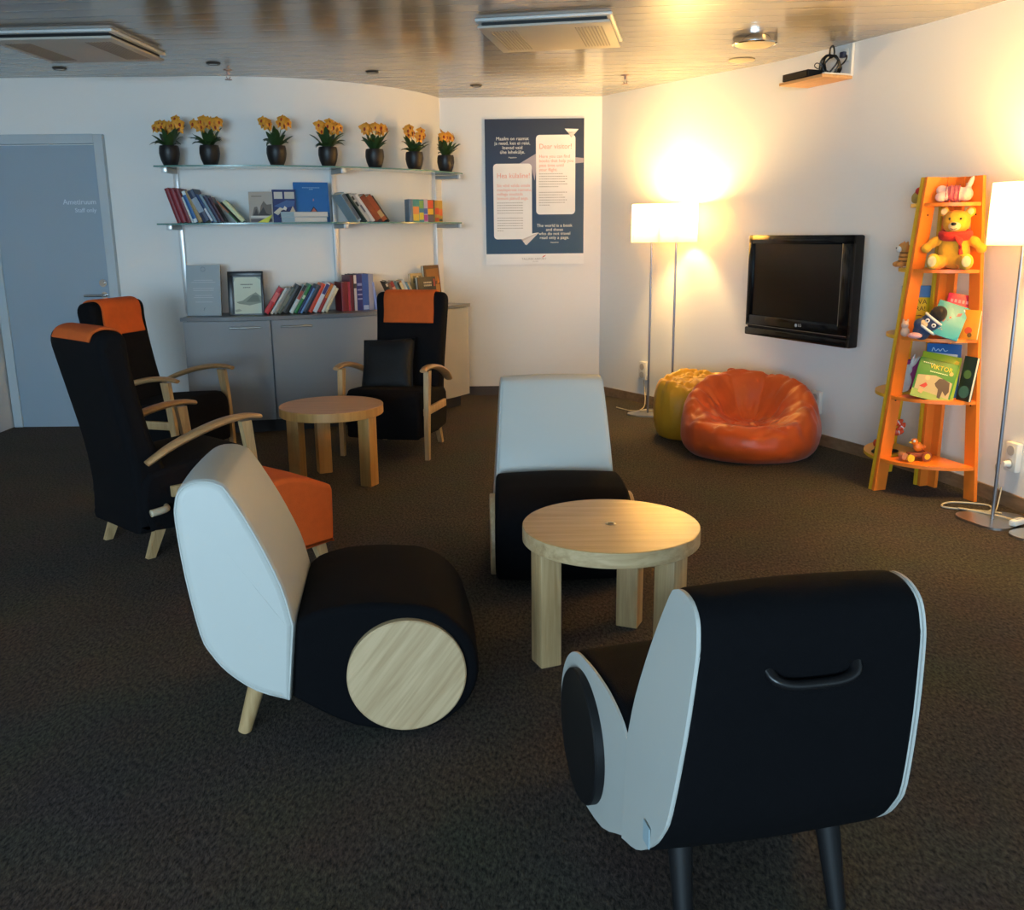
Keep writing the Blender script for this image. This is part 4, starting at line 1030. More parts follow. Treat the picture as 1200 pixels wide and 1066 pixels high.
# ------------------------------------------------------------------ beanbags
def beanbag(label, loc, rz, rx, ry, hf, hb, hc, m, seed, seams):
    t = thing('beanbag', label, 'beanbag', loc, rz, 'shiny beanbags by the right wall')
    rnd = random.Random(seed); NT, bm, rings = 144, bmesh.new(), []
    creases = [(rnd.uniform(0, 2 * PI), rnd.uniform(.035, .08), rnd.uniform(.005, .014)) for _ in range(9)]
    for i in range(NT):
        th = 2 * PI * i / NT; f = math.cos(th)              # th=0 is the front (-y)
        hr = (hf + hb) / 2 - (hb - hf) / 2 * f + .012 * math.sin(3 * th + seed)
        c = [(0.02, 0), (.74, .0), (.90, hr * .09), (.985, hr * .30), (1.0, hr * .52), (.96, hr * .80), (.87, hr * .97), (.77, hr), (.64, hr * .93), (.50, hc + (hr - hc) * .55), (.36, hc + (hr - hc) * .20), (.18, hc + .008), (0.015, hc)]
        pts = catmull([(a, z, 0) for a, z in c], 5); col = []
        N = len(pts)
        for j, p in enumerate(pts):
            s_ = j / (N - 1); rr, z = p.x, p.y
            w = math.exp(-((s_ - .70) / .16) ** 2); side = min(1, max(0, (abs((th + PI) % (2 * PI) - PI) - .55) / .8)); w *= .15 + .85 * side
            d = 0
            for a, wd, am in creases:
                dd = (th + .5 * (s_ - .6) * math.sin(a * 7) - a + PI) % (2 * PI) - PI
                d -= am * math.exp(-(dd / wd) ** 2) * w
            for a in seams:
                dd = (th - a + PI) % (2 * PI) - PI
                d -= .022 * math.exp(-(abs(dd) / .035) ** 1.3) * math.exp(-((s_ - .72) / .17) ** 4) * (.3 + .7 * side)
                d -= -.006 * math.exp(-((abs(dd) - .14) / .10) ** 2) * w
            nz = noise.noise(Vector((3.2 * rr * math.cos(th), 3.2 * rr * math.sin(th), 4 * z + seed)))
            nz2 = noise.noise(Vector((7 * rr * math.cos(th) + 9, 7 * rr * math.sin(th), 9 * z + seed)))
            nz3 = 1 - abs(noise.noise(Vector((5 * rr * math.cos(th) + 3, 5 * rr * math.sin(th), 7 * z - seed)))) * 2
            k = max(0, min(1, (z - .01) / .16))
            rr2 = rr * (1 + k * (.03 * nz + .010 * nz2))
            kz = min(1, z / .12); z2 = max(0, z + kz * (.020 * nz + .008 * nz2 + d - .012 * max(0, nz3 - .6) * 2.5))
            fx, fy = .0, .06 * (1 - rr)                 # hollow sits a little back
            col.append(bm.verts.new((rx * (rr2 + k * d * .4) * math.sin(th) + fx, -ry * (rr2 + k * d * .4) * math.cos(th) + fy, z2)))
        rings.append(col)
    N = len(rings[0])
    for i in range(NT):
        a, b = rings[i], rings[(i + 1) % NT]
        for j in range(N - 1): bm.faces.new((a[j], a[j + 1], b[j + 1], b[j]))
    bm.faces.new([r_[0] for r_ in rings]); bm.faces.new([r_[-1] for r_ in rings][::-1])
    fin('cover', bm, m, t, smooth=True)
    if seed == 5: return t
    bm = bmesh.new(); lp = catmull([(-.14, .30, hb - .05), (-.155, .31, hb - .008), (-.13, .315, hb + .002), (-.105, .31, hb - .01), (-.12, .30, hb - .05)], 4)
    tube(bm, lp, .006, 6, flat=(1, 1)); fin('carry_loop', bm, m, t, smooth=True)
    return t
BAGO = mat('orange_nylon', (.58, .085, .012), .36, bump=(90, .05), sheen=.15); BAGY = mat('yellow_nylon', (.62, .33, .025), .38, bump=(90, .05))
beanbag('large orange beanbag with a deep seat hollow below the television', (1.53, 5.86, 0), R(-14), .44, .38, .215, .50, .19, BAGO, 2, (.55, 2.1, 2.85, 3.6, 4.4, 5.5))
beanbag('yellow beanbag mostly hidden behind the orange one', (1.315, 6.42, 0), R(20), .33, .27, .37, .43, .40, BAGY, 5, (.3, 1.3, 2.6, 4.0, 5.2))

# ------------------------------------------------------------------ floor lamps
def shade_mat():
    m = bpy.data.materials.new('glowing_lampshade'); m.use_nodes = True; nt = m.node_tree; nt.nodes.clear()
    o = nt.nodes.new('ShaderNodeOutputMaterial'); e = nt.nodes.new('ShaderNodeEmission'); tr = nt.nodes.new('ShaderNodeBsdfTranslucent'); df = nt.nodes.new('ShaderNodeBsdfDiffuse'); a = nt.nodes.new('ShaderNodeMixShader'); b = nt.nodes.new('ShaderNodeAddShader')
    e.inputs[0].default_value = (1, .66, .12, 1); e.inputs[1].default_value = .55
    tr.inputs[0].default_value = (.92, .72, .36, 1); df.inputs[0].default_value = (.8, .66, .38, 1); a.inputs[0].default_value = .62
    nt.links.new(df.outputs[0], a.inputs[1]); nt.links.new(tr.outputs[0], a.inputs[2]); nt.links.new(a.outputs[0], b.inputs[0]); nt.links.new(e.outputs[0], b.inputs[1]); nt.links.new(b.outputs[0], o.inputs[0])
    return m
SHADE = shade_mat()
BULB = mat('warm_bulb', (1, .8, .5), .5, emit=(1, .62, .25), estr=18)
LAMP_W = 62
def floor_lamp(label, loc, rz, lean=0):
    t = thing('floor_lamp', label, 'floor lamp', loc, rz, 'slim floor lamps with glowing drum shades')
    bm = bmesh.new(); top = []; bot = []; N = 64
    for i in range(N):
        a = 2 * PI * i / N; r = .145 * (1 + .16 * math.cos(3 * a + .6) + .07 * math.sin(2 * a)); top.append(bm.verts.new((r * math.cos(a), r * math.sin(a), .012))); bot.append(bm.verts.new((r * math.cos(a), r * math.sin(a), 0)))
    bm.faces.new(top); bm.faces.new(bot[::-1])
    for i in range(N): bm.faces.new((bot[i], bot[(i + 1) % N], top[(i + 1) % N], top[i]))
    fin('base', bm, STEEL, t)
    cylo('pole', (0, 0, .012), (0, 0, 1.40), .0085, mat('lamp_pole', (.30, .30, .34), .35, .8), t, seg=14)
    bm = bmesh.new(); cyl(bm, (0, 0, 1.325), (0, 0, 1.60), .155, .152, 48, False); sh_ = fin('lamp_shade', bm, SHADE, t, smooth=True)
    bm = bmesh.new()
    for k in range(3):
        a = 2 * PI * k / 3; tube(bm, [(0, 0, 1.385), (.152 * math.cos(a), .152 * math.sin(a), 1.385)], .002, 6)
    fin('shade_carrier', bm, STEEL, sh_)
    latheo('bulb', [(0, 1.40), (.015, 1.405), (.028, 1.44), (.032, 1.465), (.024, 1.49), (0, 1.50)], BULB, t, 16)
    ld = bpy.data.lights.new('bulb_light', 'POINT'); ld.energy = LAMP_W; ld.color = (1, .64, .22); ld.shadow_soft_size = .06
    lo = bpy.data.objects.new('bulb_light', ld); COL.objects.link(lo); lo.parent = t; lo.location = (0, 0, 1.53)
    return t
fl = floor_lamp('left floor lamp of the pair in the far corner, its pole beside the socket', (1.075, 7.22, 0), R(200))
def dup_lamp(loc, rz, label):
    return dup(fl, loc, rz, label)
def cord(o, lamp):
    o.parent = lamp; o.matrix_parent_inverse = (Matrix.Translation(lamp.location) @ Matrix.Rotation(lamp.rotation_euler.z, 4, 'Z')).inverted()
fl2 = dup_lamp((1.245, 7.13, 0), R(20), 'right floor lamp of the corner pair, its base behind the beanbags')
fl3 = dup_lamp((2.357, 4.37, 0), R(150), 'floor lamp standing right of the orange toy shelf')
dup_lamp((2.48, 4.10, 0), R(60), 'floor lamp mostly past the right picture edge, only its steel base in view')
# flexes
CORD = mat('beige_flex', (.50, .44, .33), .5)
o = tubeo('power_cord', catmull([(.86, 7.50, .006), (.95, 7.35, .006), (1.03, 7.36, .006), (1.10, 7.55, .03), (1.105, 7.69, .20)], 8), .004, CORD); cord(o, fl)
o = tubeo('power_cord', catmull([(1.02, 7.27, .018), (1.08, 7.29, .018), (1.14, 7.22, .018), (1.18, 7.10, .018), (1.14, 7.06, .018), (1.20, 7.01, .02)], 8), .005, CORD); cord(o, fl2)
o = tubeo('power_cord', catmull([(2.44, 4.44, .018), (2.36, 4.52, .008), (2.22, 4.60, .006), (2.30, 4.68, .006), (2.46, 4.62, .006), (2.40, 4.50, .008), (2.28, 4.56, .010), (2.38, 4.42, .019), (2.46, 4.30, .019), (2.52, 4.32, .02)], 8), .005, CORD); cord(o, fl3)
o = tubeo('power_cord', catmull([(sp3.x - .04, sp3.y, sp3.z - .04), (sp3.x - .05, sp3.y + .06, sp3.z - .06), (sp3.x - .03, sp3.y + .04, sp3.z - .18), (sp3.x - .03, sp3.y + .02, .10), (sp3.x - .06, sp3.y - .02, .02), (2.44, 4.50, .01)], 8), .0035, CORD); cord(o, fl3)
t = thing('inline_switch', 'white inline plug lying on the right lamp bases', 'plug', (2.42, 4.26, .0135), R(30)); boxo('body', (0, 0, .016), (.09, .035, .03), WHITEPL, t, .008); boxo('rocker', (0, 0, .033), (.03, .016, .006), mat('rocker_grey', (.5, .48, .45), .4), t, .002)

# ------------------------------------------------------------------ quarter round toy shelves
SO = Vector((2.345, 5.065, 0)); SA = math.atan2(-.28, -.96)
ZS = [1.53, 1.196, .846, .528, .183]; HT = 1.66
def rad(z): return .375 - (.375 - .205) * z / HT
def quarter_shelf(name_label, rz, m, edge):
    t = thing('corner_shelf', name_label, 'shelf', SO, rz, 'tapered quarter round shelves back to back')
    g = .004
    def board(nm, ax):
        bm = bmesh.new(); rings = []
        for z in (0, HT):
            r = rad(z); w = .075
            q = [(r - w, g), (r, g), (r, g + .02), (r - w, g + .02)]
            rings.append([bm.verts.new((a, b, z) if ax == 0 else (b, a, z)) for a, b in q])
        for k in range(4): bm.faces.new((rings[0][k], rings[0][(k + 1) % 4], rings[1][(k + 1) % 4], rings[1][k]))
        bm.faces.new(rings[0][::-1]); bm.faces.new(rings[1]); fin('side_post', bm, m, t)
    board('l', 0); board('r', 1)
    bm = bmesh.new(); box(bm, (.035 + g, .010 + g, HT / 2), (.07, .02, HT)); box(bm, (.010 + g, .0475 + g, HT / 2), (.02, .055, HT)); fin('corner_post', bm, m, t)
    for z in ZS:
        r = rad(z) - .004; bm = bmesh.new(); up_ = []; dn = []
        pts = [(.022, .022)] + [(r * math.cos(a) * 1.0, r * math.sin(a)) for a in [PI / 2 * k / 20 for k in range(21)]]
        pts = [(max(p[0], .0245), max(p[1], .0245)) for p in pts]
        for p in pts: up_.append(bm.verts.new((p[0], p[1], z))); dn.append(bm.verts.new((p[0], p[1], z - .018)))
        N = len(pts)
        bm.faces.new(up_); bm.faces.new(dn[::-1])
        for k in range(N): bm.faces.new((dn[k], dn[(k + 1) % N], up_[(k + 1) % N], up_[k]))
        fin('shelf_board', bm, m, t)
    r = rad(1.6)
    for ax in (0, 1):
        c = ((.07 + r - .075) / 2 + .0, g + .008, 1.595); s_ = (r - .075 - .06, .010, .128)
        if ax: c = (c[1], c[0], c[2]); s_ = (s_[1], s_[0], s_[2])
        boxo('top_panel', c, s_, m, t)
    for z in (1.47, .5):
        for ax in (0, 1):
            r = rad(z) - .04; c = (r, g + .0205, z) if ax == 0 else (g + .0205, r, z); e = (r, g + .022, z) if ax == 0 else (g + .022, r, z)
            cylo('screw_cap', c, e, .005, BLACK_MATT, t, seg=10)
    return t
qs = quarter_shelf('orange ladder shelf holding soft toys and picture books', SA, ORANGEP, YELLOWP)
boxo('sticker', (.0182, .115, 1.595), (.0012, .055, .065), mat('pale_pink_sticker', (.75, .55, .50), .5), qs)
quarter_shelf('yellow ladder shelf backing onto the left side of the orange one', SA - PI / 2, YELLOWP, YELLOWP)
def SP(x, y, z): return Vector((SO.x + x * math.cos(SA) - y * math.sin(SA), SO.y + x * math.sin(SA) + y * math.cos(SA), z))
OUT = SA + PI / 4 + PI / 2          # z turn for models facing -y so they look out of the orange sector
def FUR(n, c): return mat(n, c, .9, bump=(250, .4), vary=(60, .12), sheen=.1)

# big plush bear (a plain teddy)
HON = FUR('honey_plush', (.76, .40, .028)); CRM = FUR('cream_plush', (.78, .62, .32)); REDK = FUR('red_knit', (.52, .022, .018)); NOSE = mat('toy_black', (.01, .008, .008), .3)
t = thing('teddy_bear', 'large honey yellow teddy bear in red sitting on the second shelf', 'soft toy', SP(.085, .125, ZS[1] + .001), OUT - R(4))
blobs('body', [((0, .0, .085), (.078, .066, .085)), ((0, -.005, .14), (.062, .055, .05)), ((0, -.01, .235), (.068, .06, .062)), ((0, -.045, .222), (.036, .034, .028)),
    ((-.062, .0, .288), (.026, .014, .027)), ((.062, .0, .288), (.026, .014, .027)),
    ((-.098, -.018, .135), (.040, .030, .026), (0, -.75, 0)), ((-.130, -.03, .105), (.027, .027, .027)), ((.098, -.018, .135), (.040, .030, .026), (0, .75, 0)), ((.130, -.03, .105), (.027, .027, .027)),
    ((-.062, -.065, .035), (.036, .062, .036), (0, 0, -.3)), ((-.078, -.118, .040), (.034, .026, .042)), ((.062, -.065, .035), (.036, .062, .036), (0, 0, .3)), ((.078, -.118, .040), (.034, .026, .042))], .0055, HON, t)
ell('muzzle', (0, -.066, .215), (.030, .022, .023), CRM, t); ell('nose', (-.002, -.088, .226), (.013, .008, .009), NOSE, t)
for s_ in (-1, 1):
    ell('eye', (s_ * .026, -.064, .252), (.006, .005, .006), NOSE, t); ell('paw_pad', (s_ * .080, -.142, .042), (.022, .005, .028), CRM, t); ell('inner_ear', (s_ * .062, -.011, .288), (.016, .006, .017), CRM, t)
tubeo('mouth', catmull([(-.014, -.087, .204), (0, -.090, .199), (.014, -.087, .204)], 4), .0018, NOSE, t, 6)
bm = bmesh.new(); tube(bm, [(.066 * math.cos(a), -.006 + .060 * math.sin(a), .172 + .008 * math.sin(a)) for a in [2 * PI * i / 28 for i in range(28)]], .021, 12, True, (.8, 1.15)); sc1 = fin('scarf', bm, REDK, t, smooth=True)
bm = bmesh.new(); tube(bm, catmull([(.02, -.068, .168), (.034, -.082, .14), (.040, -.082, .10), (.044, -.083, .075)], 5), [.018] * 16, 10, False, (1.2, .4)); fin('scarf_end', bm, REDK, sc1, smooth=True)
# pink plush lying on top shelf
PK = FUR('pink_striped_plush', (.62, .15, .16)); PALE = FUR('pale_pink_plush', (.78, .58, .50))
t = thing('soft_toy', 'cream and pink soft toy lying on its side on the top shelf', 'soft toy', SP(.098, .098, ZS[0] + .001), OUT)
blobs('body', [((-.055, -.015, .028), (.032, .030, .026)), ((-.058, .01, .062), (.028, .026, .026)), ((-.02, 0, .045), (.04, .032, .036)), ((.02, 0, .042), (.038, .034, .038)), ((.058, -.005, .040), (.034, .032, .036)), ((.072, 0, .092), (.014, .009, .042), (0, .35, 0))], .0045, PALE, t)
blobs('shirt', [((-.012, 0, .046), (.032, .036, .040)), ((.014, 0, .044), (.032, .037, .041))], .0045, PK, t)
for s_ in range(4):
    x = -.034 + .02 * s_; tubeo('shirt_stripe', [(x, .0385 * math.cos(a), .045 + .0425 * math.sin(a)) for a in [2 * PI * i / 20 for i in range(20)]], .0022, mat('dark_pink_knit', (.40, .07, .10), .8), t, 6, True)
# yellow + red plush at the outer side of yellow unit top shelf
def SY(x, y, z): return SP(x, -y, z)      # positions in the yellow sector
OLY = FUR('ochre_plush', (.50, .36, .07))
t = thing('soft_toy', 'ochre soft toy with a red cap lying on the uppermost yellow shelf', 'soft toy', SY(.135, .125, ZS[0] + .001), SA + R(60))
blobs('body', [((0, 0, .032), (.05, .03, .03)), ((-.05, .0, .024), (.03, .022, .022)), ((.05, 0, .045), (.03, .028, .028))], .0045, OLY, t); ell('cap', (.066, 0, .062), (.024, .024, .022), REDK, t)
TIG = FUR('orange_white_plush', (.58, .25, .06)); WPL = FUR('white_plush', (.72, .70, .66))
t = thing('soft_toy', 'orange and white striped soft toy peeking out of the second yellow shelf', 'soft toy', SY(.17, .14, ZS[1] + .001), SA + R(75))
blobs('body', [((0, 0, .05), (.035, .032, .045)), ((0, -.01, .105), (.032, .03, .03)), ((-.022, 0, .13), (.009, .006, .012)), ((.022, 0, .13), (.009, .006, .012)), ((-.025, -.03, .018), (.014, .026, .016)), ((.025, -.03, .018), (.014, .026, .016))], .004, TIG, t)
ell('muzzle', (0, -.036, .098), (.022, .014, .018), WPL, t); ell('nose', (0, -.050, .104), (.005, .004, .004), NOSE, t)
for s_ in range(3): tubeo('stripe', [(.0362 * (1 - .1 * s_) * math.cos(a), .0335 * (1 - .1 * s_) * math.sin(a), .035 + .022 * s_) for a in [2 * PI * i / 20 for i in range(20)]], .0028, NOSE, t, 6, True)

# picture books and toys on shelves three to five
def pbook(label, w, h, th, col, loc, rz, tilt, shapes, extra=None, lean=0):
    o = thing('picture_book', label, 'book', loc, 0)
    boxo('cover', (0, th * .1, h / 2), (w, th * .2, h), pm(col, .35), o, .0008); boxo('page_block', (.001, th * .5, h / 2), (w - .004, th * .6, h - .004), PAPER, o); boxo('back_cover', (0, th * .9, h / 2), (w, th * .2, h), pm(col, .35), o)
    for i, (c, pts) in enumerate(shapes): poly_xz('cover_picture', [(w * (x - .5), h * z) for x, z in pts], -.0005 * (i + 1), .0005, pm(c), o)
    if extra: extra(o, w, h)
    mt = Matrix.Rotation(rz, 4, 'Z') @ Matrix.Rotation(R(-tilt), 4, 'X') @ Matrix.Rotation(R(lean), 4, 'Y')
    o.rotation_euler = mt.to_euler(); o.location = loc
    return o
def ring(cx, cz, rx, rz_, n=14): return [(cx + rx * math.cos(2 * PI * i / n), cz + rz_ * math.sin(2 * PI * i / n)) for i in range(n)]
z3 = ZS[2] + .001; z4 = ZS[3] + .001; z5 = ZS[4] + .001
VIEW = R(-13)           # roughly square on to the photograph's direction
def pink_t(o, w, h):
    bm = bmesh.new(); rn = random.Random(5)
    for zz, n in ((.80, 6), (.62, 7), (.46, 5)):
        for i in range(n): box(bm, (w * (-.36 + .12 * i + rn.uniform(-.01, .01)), -.0012, h * zz), (w * .075, .0006, h * .085))
    fin('title_line', bm, pm('e08a9c'), o)
pbook('crimson picture book leaning at the back right of the third shelf', .155, .19, .016, 'c01c48', SP(.075, .185, z3 + .035), VIEW + R(-2), 14,
      [('5c2468', [(0, 0), (1, 0), (1, .22), (0, .30)]), ('d8b8a0', ring(.30, .24, .10, .09)), ('e09848', ring(.62, .20, .12, .09)), ('e8c8c8', ring(.1, .48, .06, .07))], pink_t, 10)
def teal_t(o, w, h): 
    bm = bmesh.new(); 
    for i in range(5): box(bm, (w * (-.3 + .05 * i), -.0022, h * (.18 + .04 * (i % 2))), (w * .035, .0006, h * .02))
    fin('title_line', bm, pm('c87860'), o)
pbook('teal picture book with tiny drawings, tilted at the front of the third shelf', .152, .185, .012, '2c8496', SP(.20, .23, z3 + .016), VIEW, 24,
      [('a85c54', [(.30, .42), (.36, .40), (.40, .50), (.34, .52)]), ('4c7c5c', ring(.28, .66, .05, .04)), ('7c4c5c', [(.68, .66), (.80, .70), (.84, .80), (.70, .76)]), ('b04848', ring(.52, .58, .035, .03)), ('303c50', [(.44, .48), (.48, .47), (.49, .51)]), ('dfe6e8', ring(.88, .90, .045, .04))], teal_t, 20)
pbook('orange picture book standing upright behind the teal one', .10, .15, .014, 'd08a2c', SP(.085, .275, z3), VIEW - R(40), 8, [('b84c2c', ring(.5, .3, .2, .12)), ('6c4c24', ring(.6, .15, .12, .08))])
def arva(o, w, h):
    text('ARVA', .036, (-w * .02, -.0016, h * .78), pm('3c3814'), o, UPR, 'CENTER', 'lettering', .0003); text('ÄRA!', .034, (.0, -.0016, h * .60), pm('3c3814'), o, UPR, 'CENTER', 'lettering', .0003)
pbook('yellow picture book titled in dark capitals with a brown animal', .135, .195, .012, 'b8a41c', SY(.125, .045, z3), VIEW + R(4), 10,
      [('7c6424', [(.25, .1), (.5, .36), (.75, .42), (.8, .2), (.6, .05)]), ('4c3814', ring(.62, .26, .10, .07)), ('54401c', [(.3, .48), (.55, .52), (.78, .47), (.55, .49)])], arva)
pbook('tall pale grey and blue book behind the yellow picture book', .155, .255, .014, 'a4acb8', SY(.11, .085, z3), VIEW + R(4), 6, [('5c84b4', [(0, .72), (1, .72), (1, 1), (0, 1)])])
# dark blue plush with white bands and black hat
NAVY = FUR('navy_plush', (.028, .045, .10)); BLKP = FUR('black_plush', (.012, .010, .011)); TANP = FUR('tan_plush', (.55, .42, .24)); PINKK = FUR('pink_plush', (.72, .36, .36))
t = thing('soft_toy', 'navy soft toy with white bands and a black cap leaning on the teal book', 'soft toy', SP(.26, .105, z3), VIEW - R(10))
lean = Matrix.Rotation(R(38), 4, 'Y')
def LT(p): return tuple(lean @ Vector(p))
e_ = (0, R(38), 0)
blobs('body', [(LT((0, 0, .07)), (.040, .034, .05), e_), (LT((0, 0, .03)), (.036, .034, .035), e_), (LT((-.03, -.02, .05)), (.022, .02, .024), e_)], .004, NAVY, t)
ell('cap', LT((.0, 0, .125)), (.032, .030, .034), BLKP, t, e_); ell('face', LT((-.018, -.030, .06)), (.018, .010, .016), TANP, t, e_)
for zz, rr in ((.098, .037), (.052, .043)): tubeo('white_band', [LT((rr * math.cos(a), (rr - .004) * math.sin(a), zz)) for a in [2 * PI * i / 22 for i in range(22)]], .0055, WPL, t, 8, True)
for s_ in (-1, 1): ell('eye', LT((s_ * .016, -.034, .080)), (.009, .005, .009), WPL, t, e_); ell('pupil', LT((s_ * .016, -.0385, .080)), (.004, .003, .004), NOSE, t, e_)
blobs('foot', [(LT((-.01, -.025, .004)), (.030, .022, .014)), ], .004, PINKK, t); t.scale = (1.25,) * 3; t.location = SP(.275, .13, z3 + .004)
t = thing('soft_toy', 'small pale pink soft toy tucked at the left post of the third shelf', 'soft toy', SP(.29, .06, z3), VIEW)
blobs('body', [((0, 0, .025), (.024, .022, .026)), ((-.004, -.004, .062), (.020, .019, .02)), ((-.012, 0, .084), (.007, .005, .012)), ((.010, 0, .084), (.007, .005, .012))], .0035, FUR('dusty_pink_plush', (.62, .42, .32)), t)
# shelf four
def viktor(o, w, h):
    text('VIKTOR', .034, (w * .08, -.0050, h * .735), pm('d8c83c'), o, UPR, 'CENTER', 'lettering', .0006, .95)
    bm = bmesh.new()
    for i in range(9): box(bm, (w * (-.16 + .052 * i), -.0050, h * .69), (w * .038, .0006, h * .022))
    for i in range(6): box(bm, (w * (-.38 + .05 * i), -.0050, h * .88), (w * .036, .0006, h * .022))
    fin('title_line', bm, pm('c8d8b0'), o)
pbook('green picture book titled with yellow capitals above a bear and child', .195, .215, .012, '3f7a34', SP(0.221, 0.204, z4), VIEW, 20,
      [('8ca050', [(0, 0), (1, 0), (1, .12), (0, .2)]), ('a89870', [(.05, .2), (.95, .12), (.95, .52), (.5, .62), (.05, .55)]), ('4c3c30', [(.52, .42), (.60, .56), (.72, .58), (.88, .52), (.92, .3), (.86, .18), (.76, .28), (.74, .08), (.66, .10), (.64, .3), (.56, .36)]),
       ('b83028', [(.16, .28), (.3, .40), (.36, .34), (.3, .26)]), ('d8a878', ring(.31, .52, .06, .06)), ('c89868', [(.18, .26), (.3, .2), (.26, .1), (.16, .14)]), ('d0a060', ring(.86, .74, .05, .05))], viktor, 14)
def giraffe(o, w, h): pass
pbook('lime green picture book with a yellow giraffe just behind the titled green one', .195, .245, .014, '8ca82c', SP(0.190, 0.195, z4), VIEW, 20,
      [('d8b428', [(.18, .70), (.75, .76), (.9, .70), (.95, .9), (.86, .92), (.82, .82), (.2, .84)]), ('c88430', [(.2, .60), (.6, .68), (.7, .72), (.2, .74)])], giraffe, 11)
pbook('white spined picture book third in the front stack of shelf four', .15, .245, .016, 'cfd4d4', SP(0.156, 0.190, z4), VIEW, 20, [], None, 5)
def scrib(o, w, h):
    tubeo('title_scribble', catmull([(-w * .36, -.001, h * .85), (-w * .32, -.001, h * .92), (-w * .25, -.001, h * .86), (-w * .18, -.001, h * .90), (-w * .12, -.001, h * .86), (-w * .05, -.001, h * .91), (w * .02, -.001, h * .86), (w * .1, -.001, h * .88)], 6), .0022, pm('a8c4e0'), o, 6)
pbook('tall blue picture book at the back of the fourth shelf', .17, .285, .016, '1f5c9c', SP(0.117, 0.166, z4), VIEW, 13, [('c0ccd4', [(0, .60), (1, .60), (1, .72), (0, .72)])], scrib, 2)
pbook('dark picture book with round teal shapes at the right of shelf four', .09, .23, .018, '20302c', SP(.085, .285, z4), VIEW - R(62), 8, [('3c6c64', ring(.5, .2, .4, .14)), ('5c7c44', ring(.5, .6, .3, .1))])
MAG = mat('magenta_velvet', (.36, .05, .20), .8, bump=(200, .2))
t = thing('bunny_cushion', 'magenta cushion with a white rabbit on the fourth shelf, behind left post', 'cushion', SY(.155, .05, z4), VIEW)
blobs('pillow', [((0, 0, .095), (.085, .022, .085)), ((-.05, 0, .05), (.045, .02, .045)), ((.05, 0, .05), (.045, .02, .045)), ((-.05, 0, .145), (.045, .02, .045)), ((.05, 0, .145), (.045, .02, .045))], .006, MAG, t)
blobs('rabbit', [((-.02, -.024, .06), (.038, .012, .055)), ((-.012, -.026, .125), (.028, .012, .03)), ((.012, -.024, .175), (.009, .007, .04), (0, .25, 0)), ((.030, -.024, .170), (.009, .007, .038), (0, .5, 0)), ((-.03, -.024, .02), (.04, .012, .022))], .004, WPL, t)
# shelf five: pull along toy
t = thing('pull_along_toy', 'small toy cart with an orange bird figure on the bottom orange shelf', 'toy', SP(.205, .13, z5 + .022), VIEW + R(20))
RDW = mat('toy_red_brown', (.28, .07, .03), .4); TOYO = mat('toy_orange', (.82, .20, .02), .35); TOYY = mat('toy_yellow', (.80, .52, .03), .35)
boxo('chassis', (0, 0, .012), (.10, .045, .022), RDW, t, .005)
for x, r_ in ((-.05, .02), (.04, .027)):
    for s_ in (-1, 1):
        w_ = cylo('wheel', (x, s_ * .026, r_ - .022), (x, s_ * .038, r_ - .022), r_, TOYY if x < 0 else RDW, t, seg=24)
        cylo('hub', (x, s_ * .038, r_ - .022), (x, s_ * .041, r_ - .022), r_ * .6, TOYY, w_, seg=16)
blobs('bird', [((.005, 0, .052), (.026, .022, .026)), ((-.018, 0, .082), (.019, .018, .019)), ((.03, 0, .05), (.02, .012, .010))], .003, TOYO, t)
for s_ in (-1, 1): ell('eye', (-.026, s_ * .013, .088), (.007, .005, .008), WHITEPL, t)
ell('beak', (-.040, 0, .078), (.010, .006, .005), TOYY, t); cylo('bell', (-.075, -.02, .006), (-.075, .02, .006), .018, mat('toy_copper', (.5, .2, .1), .35), t, seg=20)
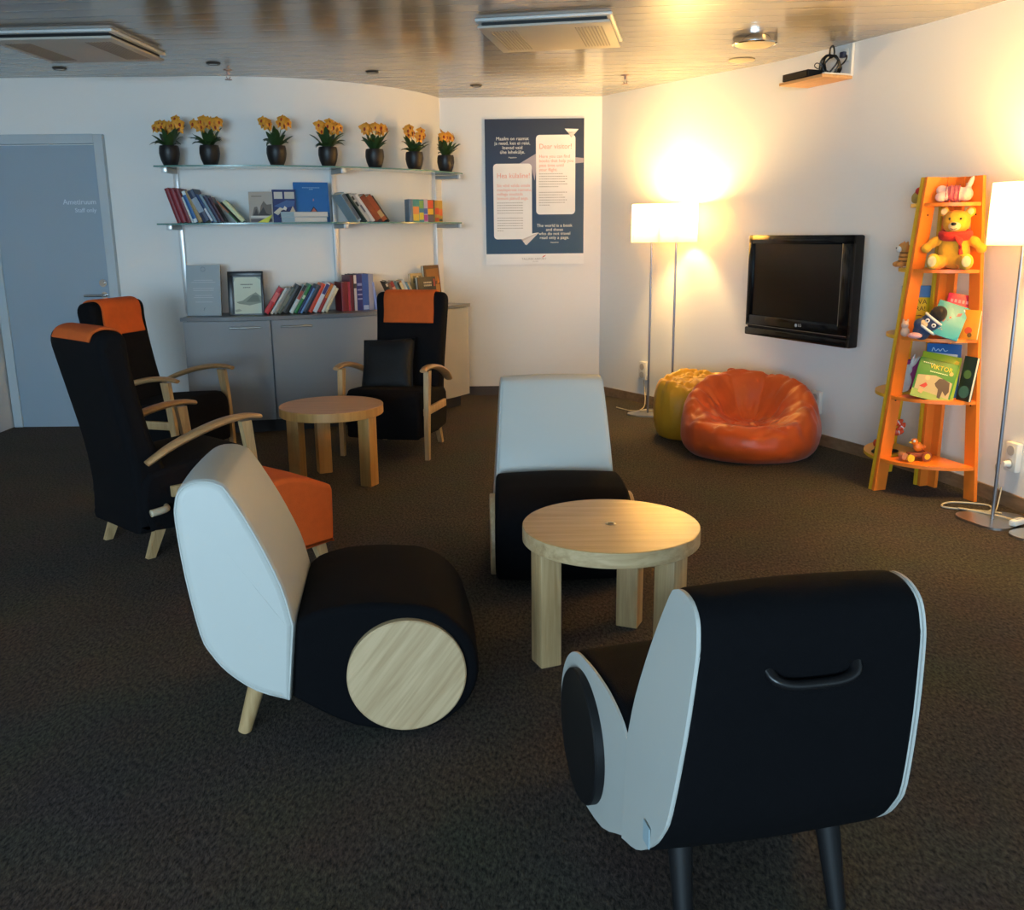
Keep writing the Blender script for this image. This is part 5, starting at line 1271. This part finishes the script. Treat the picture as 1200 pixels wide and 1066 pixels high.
# red toy dragon on the yellow bottom shelf
RT = mat('toy_red', (.62, .06, .015), .35)
t = thing('toy_figure', 'red toy figure with white striped fins on the bottom yellow shelf', 'toy', SY(.24, .085, z5), VIEW)
blobs('body', [((0, 0, .10), (.032, .028, .06)), ((-.005, 0, .165), (.028, .026, .03)), ((.02, 0, .06), (.028, .024, .03)), ((.05, 0, .12), (.035, .016, .016), (0, -.7, 0))], .0045, RT, t)
for k, (c, e) in enumerate((((.055, -.005, .17), (0, -.6, 0)), ((.075, -.005, .145), (0, -.9, 0)), ((.06, -.005, .115), (0, -.3, 0)))):
    f_ = ell('fin', c, (.034, .010, .016), RT, t, e); ell('fin_stripe', (c[0] + .006, c[1], c[2] + .004), (.006, .011, .017), WHITEPL, f_, e)
ell('topknot', (-.012, 0, .198), (.012, .012, .012), NOSE, t)
blobs('stand', [((0, 0, .015), (.05, .035, .014)), ((.045, -.01, .012), (.03, .02, .011)), ((-.03, .01, .03), (.02, .02, .02))], .004, NOSE, t)
t = thing('toy_figure', 'small black toy piece on the outer end of the bottom yellow shelf', 'toy', SY(.31, .075, z5), VIEW); blobs('body', [((0, 0, .012), (.022, .018, .012)), ((.006, .0, .03), (.013, .012, .013))], .0035, NOSE, t)
ell('knob', (0, 0, .06), (.014, .013, .022), RT, t)
# ------------------------------------------------------------------ light
def area(name, loc, rot, sx, sy, e, col):
    ld = bpy.data.lights.new(name, 'AREA'); ld.shape = 'RECTANGLE'; ld.size = sx; ld.size_y = sy; ld.energy = e; ld.color = col
    o = bpy.data.objects.new(name, ld); COL.objects.link(o); o.location = loc; o.rotation_euler = rot
    return o
DAY = (.54, .80, 1.0)
for k, h in enumerate(HB):
    pw = (430, 110)[k]
    area('daylight_rear', ((h[0] + h[1]) / 2, YB + .02, (h[2] + h[3]) / 2), (R(90), 0, PI), h[1] - h[0], h[3] - h[2], pw, DAY).rotation_euler = (R(-90), 0, PI) if False else (R(90), 0, 0)
for h in HL:
    area('daylight_left', (XL + .02, (h[0] + h[1]) / 2, (h[2] + h[3]) / 2), (R(90), 0, R(-90)), h[1] - h[0], h[3] - h[2], 225, DAY)
w = bpy.data.worlds.new('sky'); sc.world = w; w.use_nodes = True
bg = w.node_tree.nodes['Background']; bg.inputs[0].default_value = (.65, .82, 1, 1); bg.inputs[1].default_value = 1.0

sc.view_settings.view_transform = 'Standard'; sc.view_settings.look = 'None'; sc.view_settings.gamma = 1; sc.view_settings.exposure = .15
sc.view_settings.use_curve_mapping = False
